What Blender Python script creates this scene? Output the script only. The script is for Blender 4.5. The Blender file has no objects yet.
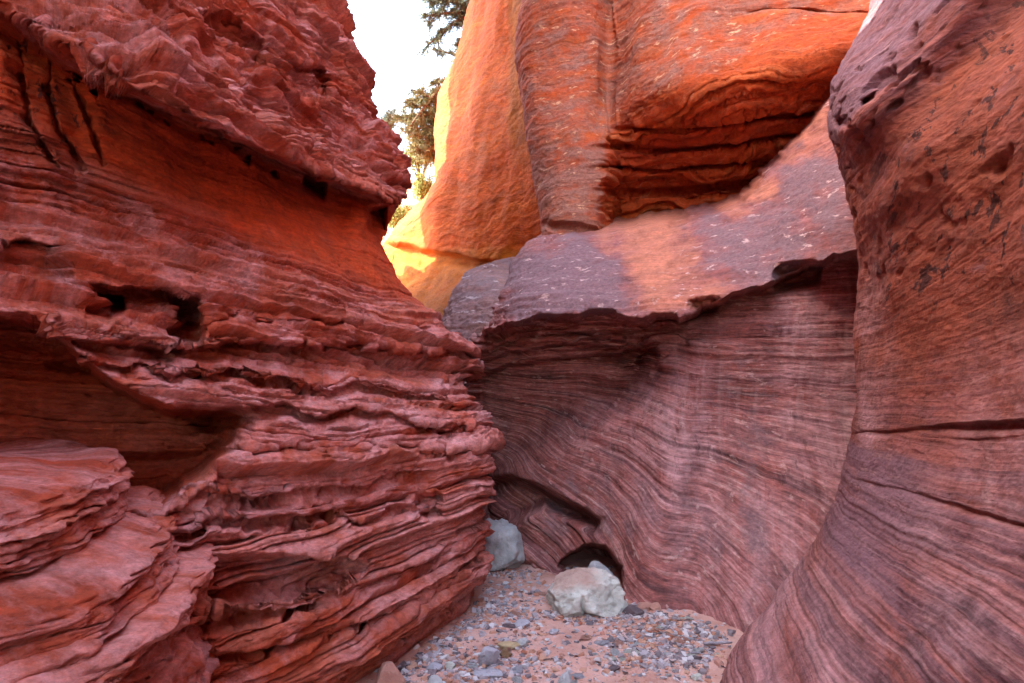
import bpy, bmesh, math, random
import numpy as np
from mathutils import Vector, Matrix

# ------------------------------------------------------------------ camera, light, exposure
scene = bpy.context.scene
F_PX, HOR, CAM_H = 683.0, 380.0, 1.6
cam_d = bpy.data.cameras.new('camera'); cam = bpy.data.objects.new('camera', cam_d)
scene.collection.objects.link(cam); scene.camera = cam
cam_d.sensor_width = 36; cam_d.lens = 36 * F_PX / 1024
cam_d.shift_y = (HOR - 341.5) / 1024
cam_d.clip_end = 800; cam_d.clip_start = 0.05
cam.location = (0, 0, CAM_H); cam.rotation_euler = (math.radians(90), 0, 0)

SUN_EL, SUN_AZ = math.radians(41), math.radians(-97)      # azimuth from +Y towards +X
world = bpy.data.worlds.new('World'); scene.world = world; world.use_nodes = True
nt = world.node_tree; bg = nt.nodes['Background']
sky = nt.nodes.new('ShaderNodeTexSky'); sky.sky_type = 'NISHITA'; sky.sun_disc = False
sky.sun_elevation = SUN_EL; sky.sun_rotation = SUN_AZ
sky.air_density = 1.0; sky.dust_density = 2.5; sky.ozone_density = 1.0
tint = nt.nodes.new('ShaderNodeMix'); tint.data_type = 'RGBA'; tint.blend_type = 'MULTIPLY'; tint.inputs[0].default_value = 1
nt.links.new(sky.outputs[0], tint.inputs[6]); tint.inputs[7].default_value = (1.12, 1.0, 0.86, 1)   # warm tint on the sky colour, in place of white balance
nt.links.new(tint.outputs[2], bg.inputs[0]); bg.inputs[1].default_value = 0.15
sl = bpy.data.lights.new('sun', 'SUN'); sun = bpy.data.objects.new('sun', sl)
scene.collection.objects.link(sun)
sl.energy = 2.0; sl.angle = math.radians(0.5); sl.color = (1.0, 0.93, 0.82)
sd = Vector((math.sin(SUN_AZ) * math.cos(SUN_EL), math.cos(SUN_AZ) * math.cos(SUN_EL), math.sin(SUN_EL)))
sun.rotation_euler = sd.to_track_quat('Z', 'Y').to_euler(); sun.location = (-10, 5, 30)
scene.view_settings.view_transform = 'Standard'; scene.view_settings.look = 'None'
scene.view_settings.exposure = 3.8; scene.view_settings.gamma = 1.0
scene.view_settings.use_curve_mapping = False
scene.render.engine = 'CYCLES'
cy = scene.cycles
cy.use_denoising = True; cy.max_bounces = 10; cy.diffuse_bounces = 7; cy.glossy_bounces = 2
cy.transparent_max_bounces = 8; cy.use_adaptive_sampling = True; cy.adaptive_threshold = 0.015
cy.caustics_reflective = False; cy.caustics_refractive = False

COL = scene.collection

# ------------------------------------------------------------------ numpy noise
_r = np.random.RandomState(7)
_perm = _r.permutation(256).astype(np.int32); _perm = np.concatenate([_perm, _perm, _perm])
_g = _r.normal(size=(256, 3)).astype(np.float32); _g /= np.linalg.norm(_g, axis=1)[:, None]

from concurrent.futures import ThreadPoolExecutor
_pool = ThreadPoolExecutor(4)
def chunked(fn, *arrs):
    """run an element-wise function over row blocks in threads"""
    arrs = np.broadcast_arrays(*arrs)
    if arrs[0].size < 100000 or arrs[0].ndim < 2: return fn(*arrs)
    parts = [np.array_split(a, 16) for a in arrs]
    res = list(_pool.map(lambda i: fn(*[p[i] for p in parts]), range(16)))
    return tuple(np.concatenate(q) for q in zip(*res)) if isinstance(res[0], tuple) else np.concatenate(res)

def perlin(x, y, z): return chunked(_perlin, np.float32(x), np.float32(y), np.float32(z))
def _perlin(x, y, z):
    xi, yi, zi = np.floor(x), np.floor(y), np.floor(z)
    fx, fy, fz = x - xi, y - yi, z - zi
    xi, yi, zi = xi.astype(np.int32) & 255, yi.astype(np.int32) & 255, zi.astype(np.int32) & 255
    u, v, w = [t * t * t * (t * (t * 6 - 15) + 10) for t in (fx, fy, fz)]
    def c(dx, dy, dz):
        h = _perm[_perm[_perm[(xi + dx) & 255] + ((yi + dy) & 255)] + ((zi + dz) & 255)]
        g = _g[h]
        return g[..., 0] * (fx - dx) + g[..., 1] * (fy - dy) + g[..., 2] * (fz - dz)
    L = lambda a, b, t: a + (b - a) * t
    return 1.6 * L(L(L(c(0,0,0), c(1,0,0), u), L(c(0,1,0), c(1,1,0), u), v),
                   L(L(c(0,0,1), c(1,0,1), u), L(c(0,1,1), c(1,1,1), u), v), w)

def fbm(x, y, z, oct=4, gain=0.5):
    t, a = 0, 1.0
    for k in range(oct):
        t = t + a * perlin(x * 2**k + 17.3 * k, y * 2**k + 5.1 * k, z * 2**k - 9.7 * k); a *= gain
    return t

def cells(a, b, seed=0): return chunked(lambda p, q: _cells(p, q, seed), np.float32(a), np.float32(b))
def _cells(a, b, seed=0):
    """2-D cellular noise: distance to the cell border and a random value for the cell"""
    ai, bi = np.floor(a).astype(np.int32), np.floor(b).astype(np.int32)
    d1 = np.full(a.shape, 9.0, np.float32); d2 = d1.copy(); val = np.zeros(a.shape, np.float32)
    for i in (-1, 0, 1):
        for j in (-1, 0, 1):
            h = _perm[_perm[(ai + i + seed) & 255] + ((bi + j) & 255)]
            px = ai + i + (h / 256.0); py = bi + j + (_perm[h + 31] / 256.0)
            d = np.hypot(a - px, b - py).astype(np.float32)
            near = d < d1
            d2 = np.where(near, d1, np.minimum(d2, d)); val = np.where(near, _perm[h + 97] / 256.0, val)
            d1 = np.where(near, d, d1)
    return d2 - d1, val

def sstep(a, b, x):
    t = np.clip((x - a) / (b - a), 0, 1); return t * t * (3 - 2 * t)

def layer_table(seed, tmin, tmax, sharp=0.12, lo=-8.0, hi=14.0, notch=0.0):
    """profile of stacked rock layers against height: each layer juts out over the one below and rounds off upward"""
    r = np.random.RandomState(seed); zs, vs = [], []
    z = lo
    while z < hi:
        t = tmin * (tmax / tmin) ** r.rand(); o = r.rand() ** 1.4
        nw = min(0.25, max(0.006 / t, 0.05)) if notch else 0
        if notch and r.rand() < 0.8:
            zs += [z + 0.001 * t, z + nw * 0.5 * t]; vs += [0.55 * o - notch * (0.4 + 0.6 * r.rand())] * 2
        for q in np.linspace(nw + 0.02, 0.98, 9):
            b = min(1, q / sharp) ** 0.7 * (1 - 0.75 * q ** 1.8)
            zs.append(z + q * t); vs.append(0.55 * o + 0.45 * b * (0.4 + 0.6 * o))
        z += t
    return np.array(zs), np.array(vs)

def rbf(ctrl):
    p = np.array([(c[0] / 200, c[1] / 200) for c in ctrl]); d = np.array([c[2] for c in ctrl])
    K = lambda r2: np.where(r2 > 1e-9, 0.5 * r2 * np.log(np.maximum(r2, 1e-9)), 0)
    n = len(p); r2 = ((p[:, None] - p[None]) ** 2).sum(-1)
    A = np.zeros((n + 3, n + 3)); A[:n, :n] = K(r2) + 0.01 * np.eye(n); A[:n, n] = 1; A[:n, n+1:] = p
    A[n:, :n] = A[:n, n:].T
    w = np.linalg.solve(A, np.concatenate([d, [0, 0, 0]]))
    def f(px, py): return chunked(g, px, py)
    def g(px, py):
        x, y = px / 200, py / 200
        o = w[n] + w[n+1] * x + w[n+2] * y
        for i in range(n): o = o + w[i] * K((x - p[i, 0]) ** 2 + (y - p[i, 1]) ** 2)
        return o
    return f

def line(pts):
    a = np.array(pts, float); a = a[a[:, 0].argsort()]
    return lambda x: np.interp(x, a[:, 0], a[:, 1])

def jag(px, py, a=10, w=26):
    c, v = cells(px / w + 0.3 * fbm(px / 30, py / 30, 1.7, 2), 0 * py + 4.2 + py / 260, 33)
    c2, v2 = cells(px / (w * 0.37), 0 * py + 9.2 + py / 260, 17)
    return a * (v - 0.5) * sstep(0, 0.4, c) + 0.15 * a * (v2 - 0.5)

def recess(px, py, top, bot, amp, wt=4, wb=14, fade=15, wob=4):
    """depth to add between two outlines (a hollow under a lip)"""
    T, B = line(top), line(bot)
    x0, x1 = top[0][0], top[-1][0]
    n = wob * fbm(px / 45, py / 60, 3.3 + amp, 2) + jag(px + 77 * amp, py, wob * 1.1)
    m = sstep(-wt, wt, py - T(px) + n) * (1 - sstep(-wb, wb, py - B(px) + n))
    return amp * m * sstep(x0 - fade, x0 + fade, px + n) * (1 - sstep(x1 - fade, x1 + fade, px + n))

def blob(px, py, lst):
    o = np.zeros(px.shape)
    for (x, y, rx, ry, v) in lst:
        o = np.maximum(o, v * np.exp(-(((px - x) / rx) ** 2 + ((py - y) / ry) ** 2) ** 2)) if v > 0 else o + v * np.exp(-(((px - x) / rx) ** 2 + ((py - y) / ry) ** 2) ** 2)
    return o

def grid_mesh(name, P, mat, attrs=None, flip=False):
    nr, nc = P.shape[:2]
    me = bpy.data.meshes.new(name)
    me.vertices.add(nr * nc); me.vertices.foreach_set('co', P.reshape(-1).astype(np.float32))
    i = np.arange(nr * nc, dtype=np.int32).reshape(nr, nc)
    q = np.stack([i[:-1, :-1], i[:-1, 1:], i[1:, 1:], i[1:, :-1]], -1).reshape(-1, 4)
    if flip: q = q[:, ::-1]
    me.loops.add(q.size); me.loops.foreach_set('vertex_index', np.ascontiguousarray(q).reshape(-1))
    me.polygons.add(len(q)); me.polygons.foreach_set('loop_start', np.arange(0, q.size, 4, dtype=np.int32))
    me.polygons.foreach_set('loop_total', np.full(len(q), 4, np.int32))
    me.polygons.foreach_set('use_smooth', np.ones(len(q), bool))
    me.update(calc_edges=True)
    for k, v in (attrs or {}).items():
        at = me.attributes.new(k, 'FLOAT', 'POINT'); at.data.foreach_set('value', np.ascontiguousarray(v, dtype=np.float32).reshape(-1))
    me.materials.append(mat)
    o = bpy.data.objects.new(name, me); COL.objects.link(o)
    return o

def tag(o, label=None, cat=None, group=None, kind=None):
    if label: o['label'] = label
    if cat: o['category'] = cat
    if group: o['group'] = group
    if kind: o['kind'] = kind
    return o

def smooth_grid(N, k):
    for _ in range(k):
        M = N.copy()
        M[1:-1] = (N[:-2] + 2 * N[1:-1] + N[2:]) / 4; N = M.copy()
        N[:, 1:-1] = (M[:, :-2] + 2 * M[:, 1:-1] + M[:, 2:]) / 4
    return N

def spaced(stops):
    """monotone samples: (value, step) list -> positions with the step changing between stops"""
    out = []
    for (a, st), (b, _) in zip(stops[:-1], stops[1:]):
        n = max(1, int(round((b - a) / st))); out += list(np.linspace(a, b, n, endpoint=False))
    out.append(stops[-1][0]); return np.array(out)

def world_of(px, py, D):
    return np.stack([(px - 512) / F_PX * D, D, CAM_H - (py - HOR) / F_PX * D], -1)

def wall(name, mat, sil, side, far, rows, ctrl, recs, tilt, layers, r_arc=30, arc_k=1.3, back=3.0, col_step=1.1,
         y_ref=4.0, extra=None, warp=0.05, rough=0.012, masks=None, disp_fn=None, near=1.3, nblur=6):
    """a rock wall: front surface interpolated through surveyed points, rounding over its edge and running back behind it;
    side=+1: the edge is on the right, the wall reaches left to far; -1: the mirror image"""
    py1 = rows; S = line(sil)  # sil: (py, px)
    sil_px = S(py1)
    D = rbf(ctrl)
    # columns: q (pixels inward) and extra depth
    tb = np.linspace(1, 0, 40, endpoint=False)                      # back run
    ph = np.radians(np.linspace(-70, 90, 110, endpoint=False))      # rounding
    far_in = min(1036, max(-12, far)); n1 = int(abs(far_in - sil_px.mean()) / col_step); n2 = int(abs(far - far_in) / 5) + 1
    t1 = np.linspace(0, 1, n1)[None]; t2 = np.linspace(0, 1, n2 + 1)[None, 1:]
    q_b = r_arc * (1 - math.cos(math.radians(70))) + tb * 40; q_a = r_arc * (1 - np.cos(ph))
    e_a = 1 - np.sin(ph); e_b0 = 1 + math.sin(math.radians(70))
    rows_n = len(py1)
    qmax = np.abs(far - sil_px)[:, None]; qin = np.maximum(np.abs(far_in - sil_px)[:, None] * np.ones((rows_n, 1)), r_arc + 20)
    qmax = np.maximum(qmax, qin + 1)
    q = np.concatenate([np.broadcast_to(q_b, (rows_n, 40)), np.broadcast_to(q_a, (rows_n, 110)), r_arc + (qin - r_arc) * t1] + ([qin + (qmax - qin) * t2] if far != far_in else []), 1).astype(np.float32)
    px = sil_px[:, None] - side * q
    px = px.astype(np.float32); py = np.broadcast_to(py1[:, None].astype(np.float32), px.shape)
    ncol = px.shape[1]
    d = D(px, py)
    d_plain = d.copy()
    if extra is not None: d = d + extra(px, py)
    for rc in recs: d = d + recess(px, py, *rc[0], **rc[1])
    d = np.maximum(d, near)
    # behind the edge the front survey no longer holds: take it from the edge column
    edge = d[:, 150 - 40][:, None]
    k = np.ones(ncol); k[:40] = 0; k[40:110] = sstep(0, 1, np.linspace(0, 1, 70))
    d = edge * (1 - k) + d * k
    Rm = r_arc * arc_k / F_PX * edge
    ex = np.zeros((rows_n, ncol)); ex[:, 40:150] = Rm * e_a[None]; ex[:, :40] = Rm * e_b0 + back * tb[None]
    d = d + ex
    P = world_of(px, py, d).astype(np.float32)
    N = np.cross(np.gradient(P, axis=1), np.gradient(P, axis=0))
    N /= np.linalg.norm(N, axis=-1, keepdims=True) + 1e-12
    fr = N[:, 150:]; sgn = -1 if (fr * P[:, 150:]).sum() > 0 else 1
    N = N * sgn
    # the camera stands at (0,0,CAM_H) only as the surveyor's point: N points out of the rock
    N = smooth_grid(N, nblur); N /= np.linalg.norm(N, axis=-1, keepdims=True) + 1e-12
    X, Y, Z = P[..., 0], P[..., 1], P[..., 2]
    zt = [t[0] for t in tilt]; tt = [t[1] for t in tilt]
    Yp = d_plain + (Y - d_plain) * 0.25 + 0 * Y; Yp[:, :150] = Yp[:, 150][:, None]
    s = Z + np.interp(Z, zt, tt) * (Yp - y_ref)
    s = s + warp * fbm(X * 0.9, Y * 0.9, Z * 0.6 + 3, 3) + 0.12 * warp * fbm(X * 7, Y * 7, Z * 9, 3)
    lat = X * 0.6 + Y
    disp = np.zeros(s.shape)
    for (seed, t0, t1, amp, latf, sharp, *nt1) in layers:
        nc_ = nt1[0] if nt1 else 0.0
        a1, b1 = layer_table(seed, t0, t1, sharp, notch=nc_); a2, b2 = layer_table(seed + 50, t0, t1, sharp, notch=nc_)
        w = sstep(-0.35, 0.35, perlin(lat * latf + seed * 3.1, s * 0.8 / (t0 + t1), seed * 1.7))
        disp += amp * (np.interp(s, a1, b1) * w + np.interp(s, a2, b2) * (1 - w) - 0.4)
    if disp_fn is not None: disp = disp_fn(disp, px, py, X, Y, Z, s, lat)
    disp += rough * fbm(X * 9, Y * 9, Z * 14, 4, 0.6)
    st = np.abs(np.gradient(d, axis=0)) / np.gradient(py1)[:, None]
    st[:, :150] = 0
    disp = disp / (1 + (st / (0.0045 * d)) ** 2)
    P = P + N * disp[..., None]
    at = {'strata': s, 'lat': (px - side * 0 - 512) * (edge.mean() * 0.8 / F_PX) + 0.15 * fbm(X, Y, Z, 2)}
    at['warm'] = np.zeros(s.shape); at['bed'] = np.ones(s.shape); at['lilac'] = np.zeros(s.shape)
    if masks is not None: at.update(masks(px, py, X, Y, Z, s))
    return grid_mesh(name, P, mat, at, flip=(sgn < 0))

# ------------------------------------------------------------------ materials
def M_new(name):
    m = bpy.data.materials.new(name); m.use_nodes = True
    n = m.node_tree.nodes; b = n['Principled BSDF']
    b.inputs['Roughness'].default_value = 0.85; b.inputs['Specular IOR Level'].default_value = 0.25
    return m, m.node_tree, b

class NB:
    """small helper to wire shader nodes"""
    def __init__(s, nt): s.nt = nt
    def node(s, t, **kw):
        n = s.nt.nodes.new(t)
        for k, v in kw.items(): setattr(n, k, v)
        return n
    def put(s, sock, v):
        if hasattr(v, 'is_output') or isinstance(v, bpy.types.NodeSocket): s.nt.links.new(v, sock)
        else: sock.default_value = v
    def attr(s, name): return s.node('ShaderNodeAttribute', attribute_name=name).outputs['Fac']
    def pos(s): return s.node('ShaderNodeNewGeometry').outputs['Position']
    def math(s, op, a, b=0.0, clamp=False):
        n = s.node('ShaderNodeMath', operation=op); n.use_clamp = clamp
        s.put(n.inputs[0], a); s.put(n.inputs[1], b); return n.outputs[0]
    def comb(s, x, y, z=0.0):
        n = s.node('ShaderNodeCombineXYZ')
        for i, v in enumerate((x, y, z)): s.put(n.inputs[i], v)
        return n.outputs[0]
    def scale(s, v, k):
        n = s.node('ShaderNodeVectorMath', operation='MULTIPLY'); s.put(n.inputs[0], v); n.inputs[1].default_value = k; return n.outputs[0]
    def noise(s, v, sc, det=4, rough=0.55, dist=0.0):
        n = s.node('ShaderNodeTexNoise'); s.put(n.inputs['Vector'], v); n.inputs['Scale'].default_value = sc
        n.inputs['Detail'].default_value = det; n.inputs['Roughness'].default_value = rough; n.inputs['Distortion'].default_value = dist
        return n.outputs['Fac']
    def ramp(s, f, stops, interp='LINEAR'):
        n = s.node('ShaderNodeValToRGB'); s.put(n.inputs[0], f); cr = n.color_ramp; cr.interpolation = interp
        while len(cr.elements) < len(stops): cr.elements.new(0.5)
        for e, (p, c) in zip(cr.elements, stops):
            e.position = p; e.color = (c, c, c, 1) if not isinstance(c, (tuple, list)) else (*c, 1)
        return n.outputs[0]
    def rng(s, f, a, b, c=0.0, d=1.0):
        n = s.node('ShaderNodeMapRange'); s.put(n.inputs[0], f)
        for i, v in zip((1, 2, 3, 4), (a, b, c, d)): n.inputs[i].default_value = v
        return n.outputs[0]
    def mix(s, f, a, b, mode='MIX'):
        n = s.node('ShaderNodeMix', data_type='RGBA', blend_type=mode); s.put(n.inputs[0], f)
        for sock, v in ((n.inputs[6], a), (n.inputs[7], b)):
            if isinstance(v, (tuple, list)): v = (*v, 1) if len(v) == 3 else v
            s.put(sock, v)
        return n.outputs[2]
    def bump(s, h, dist, strength=1.0, normal=None):
        n = s.node('ShaderNodeBump'); s.put(n.inputs['Height'], h); n.inputs['Distance'].default_value = dist
        n.inputs['Strength'].default_value = strength
        if normal is not None: s.put(n.inputs['Normal'], normal)
        return n.outputs[0]

def rock_material(name, stops, varnish_or_skylit=(0.16, 0.09, 0.10), pale=(0.6, 0.42, 0.36), band_freq=9.0, fine_freq=60.0,
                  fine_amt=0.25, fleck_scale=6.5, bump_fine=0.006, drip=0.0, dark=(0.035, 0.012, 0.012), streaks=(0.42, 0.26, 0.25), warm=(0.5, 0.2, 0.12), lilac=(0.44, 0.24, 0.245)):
    """bedded sandstone: colour bands follow the beds (attribute strata); varnish, pale flecks, drips where their masks say"""
    m, nt_, b = M_new(name); B = NB(nt_)
    s, lat = B.attr('strata'), B.attr('lat'); pos = B.pos()
    band = B.noise(B.comb(s, B.math('MULTIPLY', lat, 0.05)), band_freq, 3, 0.6)
    fine = B.noise(B.comb(s, B.math('MULTIPLY', lat, 0.03)), fine_freq, 3, 0.65)
    col = B.ramp(band, stops)
    avg = tuple(sum(c[1][i] for c in stops) / len(stops) for i in range(3))
    col = B.mix(B.math('MULTIPLY', B.attr('bed'), 1.0, True), B.mix(0.4, avg, col), col)
    fine2 = B.noise(B.comb(s, B.math('MULTIPLY', lat, 0.08), 5.0), fine_freq * 3.2, 2, 0.6)
    bed = B.attr('bed'); famt = B.math('MULTIPLY', bed, fine_amt)
    col = B.mix(B.math('MULTIPLY', B.rng(fine, 0.50, 0.36), famt), col, tuple(c * 0.55 for c in stops[0][1]))
    col = B.mix(B.math('MULTIPLY', B.rng(fine, 0.54, 0.66, 0.0, 0.8), famt), col, pale)
    col = B.mix(famt, col, B.ramp(fine2, [(0.35, 0.55), (0.5, 1.0), (0.65, 1.35)]), 'MULTIPLY')
    wm = B.math('ADD', B.attr('warm'), B.math('MULTIPLY', B.math('SUBTRACT', B.noise(pos, 3.0, 5, 0.6), 0.5), 1.2))
    wcol = B.mix(0.5, warm, B.mix(0.8, warm, B.ramp(fine, [(0.3, 0.5), (0.6, 1.25)]), 'MULTIPLY'))
    col = B.mix(B.math('MULTIPLY', B.rng(wm, 0.25, 0.9), B.math('GREATER_THAN', B.attr('warm'), 0.02)), col, wcol)
    lm = B.math('MULTIPLY', B.attr('lilac'), B.rng(B.noise(B.comb(B.math('MULTIPLY', lat, 2.2), B.math('MULTIPLY', s, 0.9)), 2.0, 7, 0.7), 0.35, 0.62), True)
    lcol = B.mix(0.75, lilac, B.ramp(fine, [(0.36, 0.45), (0.5, 1.0), (0.62, 1.25)]), 'MULTIPLY')
    col = B.mix(B.math('MULTIPLY', lm, 0.85), col, lcol)
    mott = B.noise(pos, 5.5, 8, 0.66)
    col = B.mix(0.75, col, B.ramp(mott, [(0.3, 0.55), (0.5, 1.0), (0.7, 1.3)]), 'MULTIPLY')
    # painted pink of dusty, skylit ledges on red walls, elsewhere desert varnish
    vn = B.math('ADD', B.attr('varn_or_skylit'), B.math('MULTIPLY', B.math('SUBTRACT', B.noise(B.comb(B.math('MULTIPLY', lat, 1.0), B.math('MULTIPLY', s, 1.6), 0.0), 3.0, 8, 0.72), 0.5), 2.6))
    vn = B.rng(vn, 0.30, 0.85)
    vgrain = B.noise(pos, 40.0, 4, 0.7)
    vcol = B.mix(B.rng(vgrain, 0.35, 0.65), varnish_or_skylit, tuple(c * 1.55 for c in varnish_or_skylit))
    col = B.mix(B.math('MULTIPLY', vn, 0.85), col, vcol)
    gr = B.noise(B.scale(pos, (1, 1, 1.7)), 26, 8, 0.75)
    col = B.mix(0.7, col, B.ramp(gr, [(0.3, 0.5), (0.5, 1.0), (0.7, 1.45)]), 'MULTIPLY')
    # pale flaked patches
    fl = B.noise(B.comb(B.math('MULTIPLY', s, 3.6), lat, B.math('MULTIPLY', lat, 0.3)), fleck_scale, 3, 0.55, 0.0)
    fk = B.math('MULTIPLY', B.math('MULTIPLY', B.rng(fl, 0.62, 0.68), B.rng(gr, 0.38, 0.52)), B.attr('fleck'), True)
    col = B.mix(fk, col, pale)
    # vertical wash streaks
    st = B.noise(B.comb(B.math('MULTIPLY', lat, 7.0), B.math('MULTIPLY', s, 0.35)), 1.3, 4, 0.6)
    dr = B.math('MULTIPLY', B.rng(st, 0.5, 0.68), B.attr('wash'), True)
    col = B.mix(B.math('MULTIPLY', dr, 0.5), col, streaks)
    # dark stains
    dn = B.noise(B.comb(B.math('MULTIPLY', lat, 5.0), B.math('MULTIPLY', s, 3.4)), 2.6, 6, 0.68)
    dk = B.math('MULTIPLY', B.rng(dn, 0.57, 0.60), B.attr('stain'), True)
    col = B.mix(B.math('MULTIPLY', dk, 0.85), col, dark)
    nt_.links.new(col, b.inputs['Base Color'])
    h = B.math('ADD', B.math('MULTIPLY', fine, 1.0), B.math('MULTIPLY', B.noise(B.scale(pos, (1, 1, 2.2)), 20, 9, 0.72), 2.2))
    h = B.math('ADD', h, B.math('MULTIPLY', fk, 0.15))
    nt_.links.new(B.bump(h, bump_fine), b.inputs['Normal'])
    b.inputs['Roughness'].default_value = 0.8
    return m

RED = rock_material('red_ledge_sandstone', [(0.25, (0.27, 0.033, 0.015)), (0.45, (0.43, 0.072, 0.030)), (0.6, (0.52, 0.14, 0.085)), (0.75, (0.33, 0.06, 0.035))], warm=(0.50, 0.068, 0.014),
                    band_freq=5, fine_freq=30, fine_amt=0.30, pale=(0.58, 0.21, 0.17), varnish_or_skylit=(0.54, 0.26, 0.25), bump_fine=0.014)  # varnish slot holds the dusty, skylit pink of the ledges
BUT = rock_material('striped_purple_sandstone', [(0.34, (0.09, 0.026, 0.03)), (0.44, (0.24, 0.058, 0.034)), (0.5, (0.32, 0.10, 0.078)), (0.56, (0.11, 0.036, 0.042)), (0.66, (0.28, 0.095, 0.078))],
                    band_freq=7, fine_freq=50, fine_amt=0.5, warm=(0.27, 0.070, 0.036), pale=(0.50, 0.28, 0.25), varnish_or_skylit=(0.15, 0.075, 0.09), bump_fine=0.008)
MID = rock_material('striped_brown_sandstone', [(0.36, (0.10, 0.032, 0.032)), (0.45, (0.26, 0.075, 0.06)), (0.55, (0.36, 0.14, 0.125)), (0.64, (0.18, 0.06, 0.06))], warm=(0.45, 0.16, 0.095),
                    band_freq=8, fine_freq=45, fine_amt=0.6, pale=(0.60, 0.40, 0.36), varnish_or_skylit=(0.15, 0.088, 0.095), bump_fine=0.006)
UPP = rock_material('orange_red_sandstone', [(0.3, (0.32, 0.035, 0.008)), (0.5, (0.47, 0.075, 0.014)), (0.7, (0.54, 0.13, 0.03))],  # oranger than the lower walls, standing in for warm bounced sunlight
                    band_freq=5, fine_freq=40, fine_amt=0.25, pale=(0.72, 0.40, 0.22), varnish_or_skylit=(0.22, 0.105, 0.075), bump_fine=0.010)
GLO = rock_material('bright_orange_sandstone', [(0.3, (0.38, 0.060, 0.006)), (0.5, (0.47, 0.092, 0.009)), (0.7, (0.54, 0.13, 0.014))],  # orange stands in for reflected sun glow, put into the colour
                    band_freq=2, fine_freq=12, fine_amt=0.35, warm=(0.34, 0.10, 0.005), pale=(0.46, 0.15, 0.014), varnish_or_skylit=(0.24, 0.065, 0.018), bump_fine=0.010)
GRY = rock_material('grey_purple_sandstone', [(0.3, (0.18, 0.085, 0.075)), (0.5, (0.26, 0.13, 0.115)), (0.7, (0.34, 0.16, 0.12))],
                    band_freq=4, fine_freq=30, fine_amt=0.2, pale=(0.58, 0.46, 0.44), varnish_or_skylit=(0.17, 0.11, 0.115))

Z0 = lambda px: np.zeros(px.shape)

# ------------------------------------------------------------------ the canyon floor
def floor_h(x, y):
    return (0.035 * fbm(x * 0.7, y * 0.7, 1.1, 3) + 0.012 * fbm(x * 4, y * 4, 7.7, 3)
            + 0.05 * np.clip(y - 6.5, 0, 6) )
def build_floor():
    xs = spaced([(-60, 5), (-6, 0.25), (-1.3, 0.012), (2.0, 0.25), (8, 5), (60, 1)])
    ys = spaced([(-60, 5), (-6, 0.3), (3.2, 0.012), (6.6, 0.2), (20, 5), (90, 1)])
    Xg, Yg = np.meshgrid(xs, ys)
    Zg = floor_h(Xg, Yg) + 0.004 * fbm(Xg * 22, Yg * 22, 2.2, 3)
    m, nt_, b = M_new('pink_sand'); B = NB(nt_); pos = B.pos()
    c = B.ramp(B.noise(pos, 2.2, 5, 0.6), [(0.3, (0.40, 0.19, 0.14)), (0.5, (0.56, 0.32, 0.26)), (0.7, (0.62, 0.40, 0.34))])
    g = B.noise(pos, 60, 4, 0.7)
    c = B.mix(B.rng(g, 0.55, 0.7, 0, 0.6), c, (0.36, 0.30, 0.30))
    c = B.mix(B.rng(g, 0.42, 0.3, 0, 0.5), c, (0.16, 0.07, 0.06))
    nt_.links.new(c, b.inputs['Base Color'])
    h = B.math('ADD', B.noise(pos, 35, 6, 0.7), B.math('MULTIPLY', B.noise(pos, 160, 3, 0.6), 0.4))
    nt_.links.new(B.bump(h, 0.012), b.inputs['Normal']); b.inputs['Roughness'].default_value = 0.95
    o = grid_mesh('canyon_floor', np.stack([Xg, Yg, Zg], -1), m)
    tag(o, 'pink sandy canyon floor scattered with gravel', 'ground', kind='structure')
build_floor()

# ------------------------------------------------------------------ left wall
left_rows = spaced([(-850, 12), (-260, 4), (-20, 1.0), (700, 3), (900, 5), (1000, 1)])
left_sil = [(-850, 330), (-260, 325), (0, 322), (30, 343), (75, 364), (95, 374), (122, 378), (140, 398), (165, 407), (190, 408), (205, 400), (222, 388), (243, 382),
            (262, 390), (285, 402), (315, 430), (335, 455), (350, 470), (368, 474), (382, 468), (400, 478), (420, 490), (470, 492), (498, 483), (530, 484),
            (560, 483), (590, 476), (620, 468), (640, 462), (683, 452), (1000, 440)]
left_ctrl = [(x, y, d) for y, ds in {
    -1000: (3.9, 4.2, 4.8, 6.0), -500: (3.9, 4.2, 4.8, 6.0), -260: (3.8, 4.15, 4.8, 6.0), -100: (3.4, 3.75, 4.5, 5.6), 0: (2.95, 3.2, 3.8, 4.9), 100: (2.85, 3.1, 3.6, 4.7),
    200: (2.95, 3.25, 3.75, 4.6), 300: (2.6, 2.95, 3.4, 4.05), 400: (2.35, 2.7, 3.1, 3.65), 500: (2.3, 2.6, 2.92, 3.35),
    600: (2.25, 2.52, 2.82, 3.2), 683: (2.25, 2.5, 2.8, 3.2), 850: (2.3, 2.5, 2.85, 3.3), 1000: (2.3, 2.5, 2.85, 3.3)}.items()
    for x, d in zip((0, 100, 200, 300), ds)] + [(-200, -1000, 4.0), (-200, -300, 3.2), (-200, 0, 2.4), (-200, 300, 2.0), (-200, 600, 1.7), (-200, 1000, 1.7),
    (380, 100, 6.0), (400, 200, 5.7), (390, 290, 5.2), (400, 400, 4.45), (400, 500, 4.0), (400, 600, 3.8), (400, 683, 3.75),
    (480, 400, 5.3), (490, 460, 4.9), (480, 550, 4.6), (465, 620, 4.4), (450, 700, 4.3), (440, 1000, 4.2)]
LIP = [(-300, -60), (0, 15), (70, 62), (160, 105), (250, 148), (320, 178), (400, 205), (420, 212)]
FISS = [[(18, 36), (22, 80), (30, 125), (58, 168)], [(54, 44), (47, 90), (58, 130), (84, 168)], [(74, 84), (88, 120), (103, 162)]]
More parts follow.
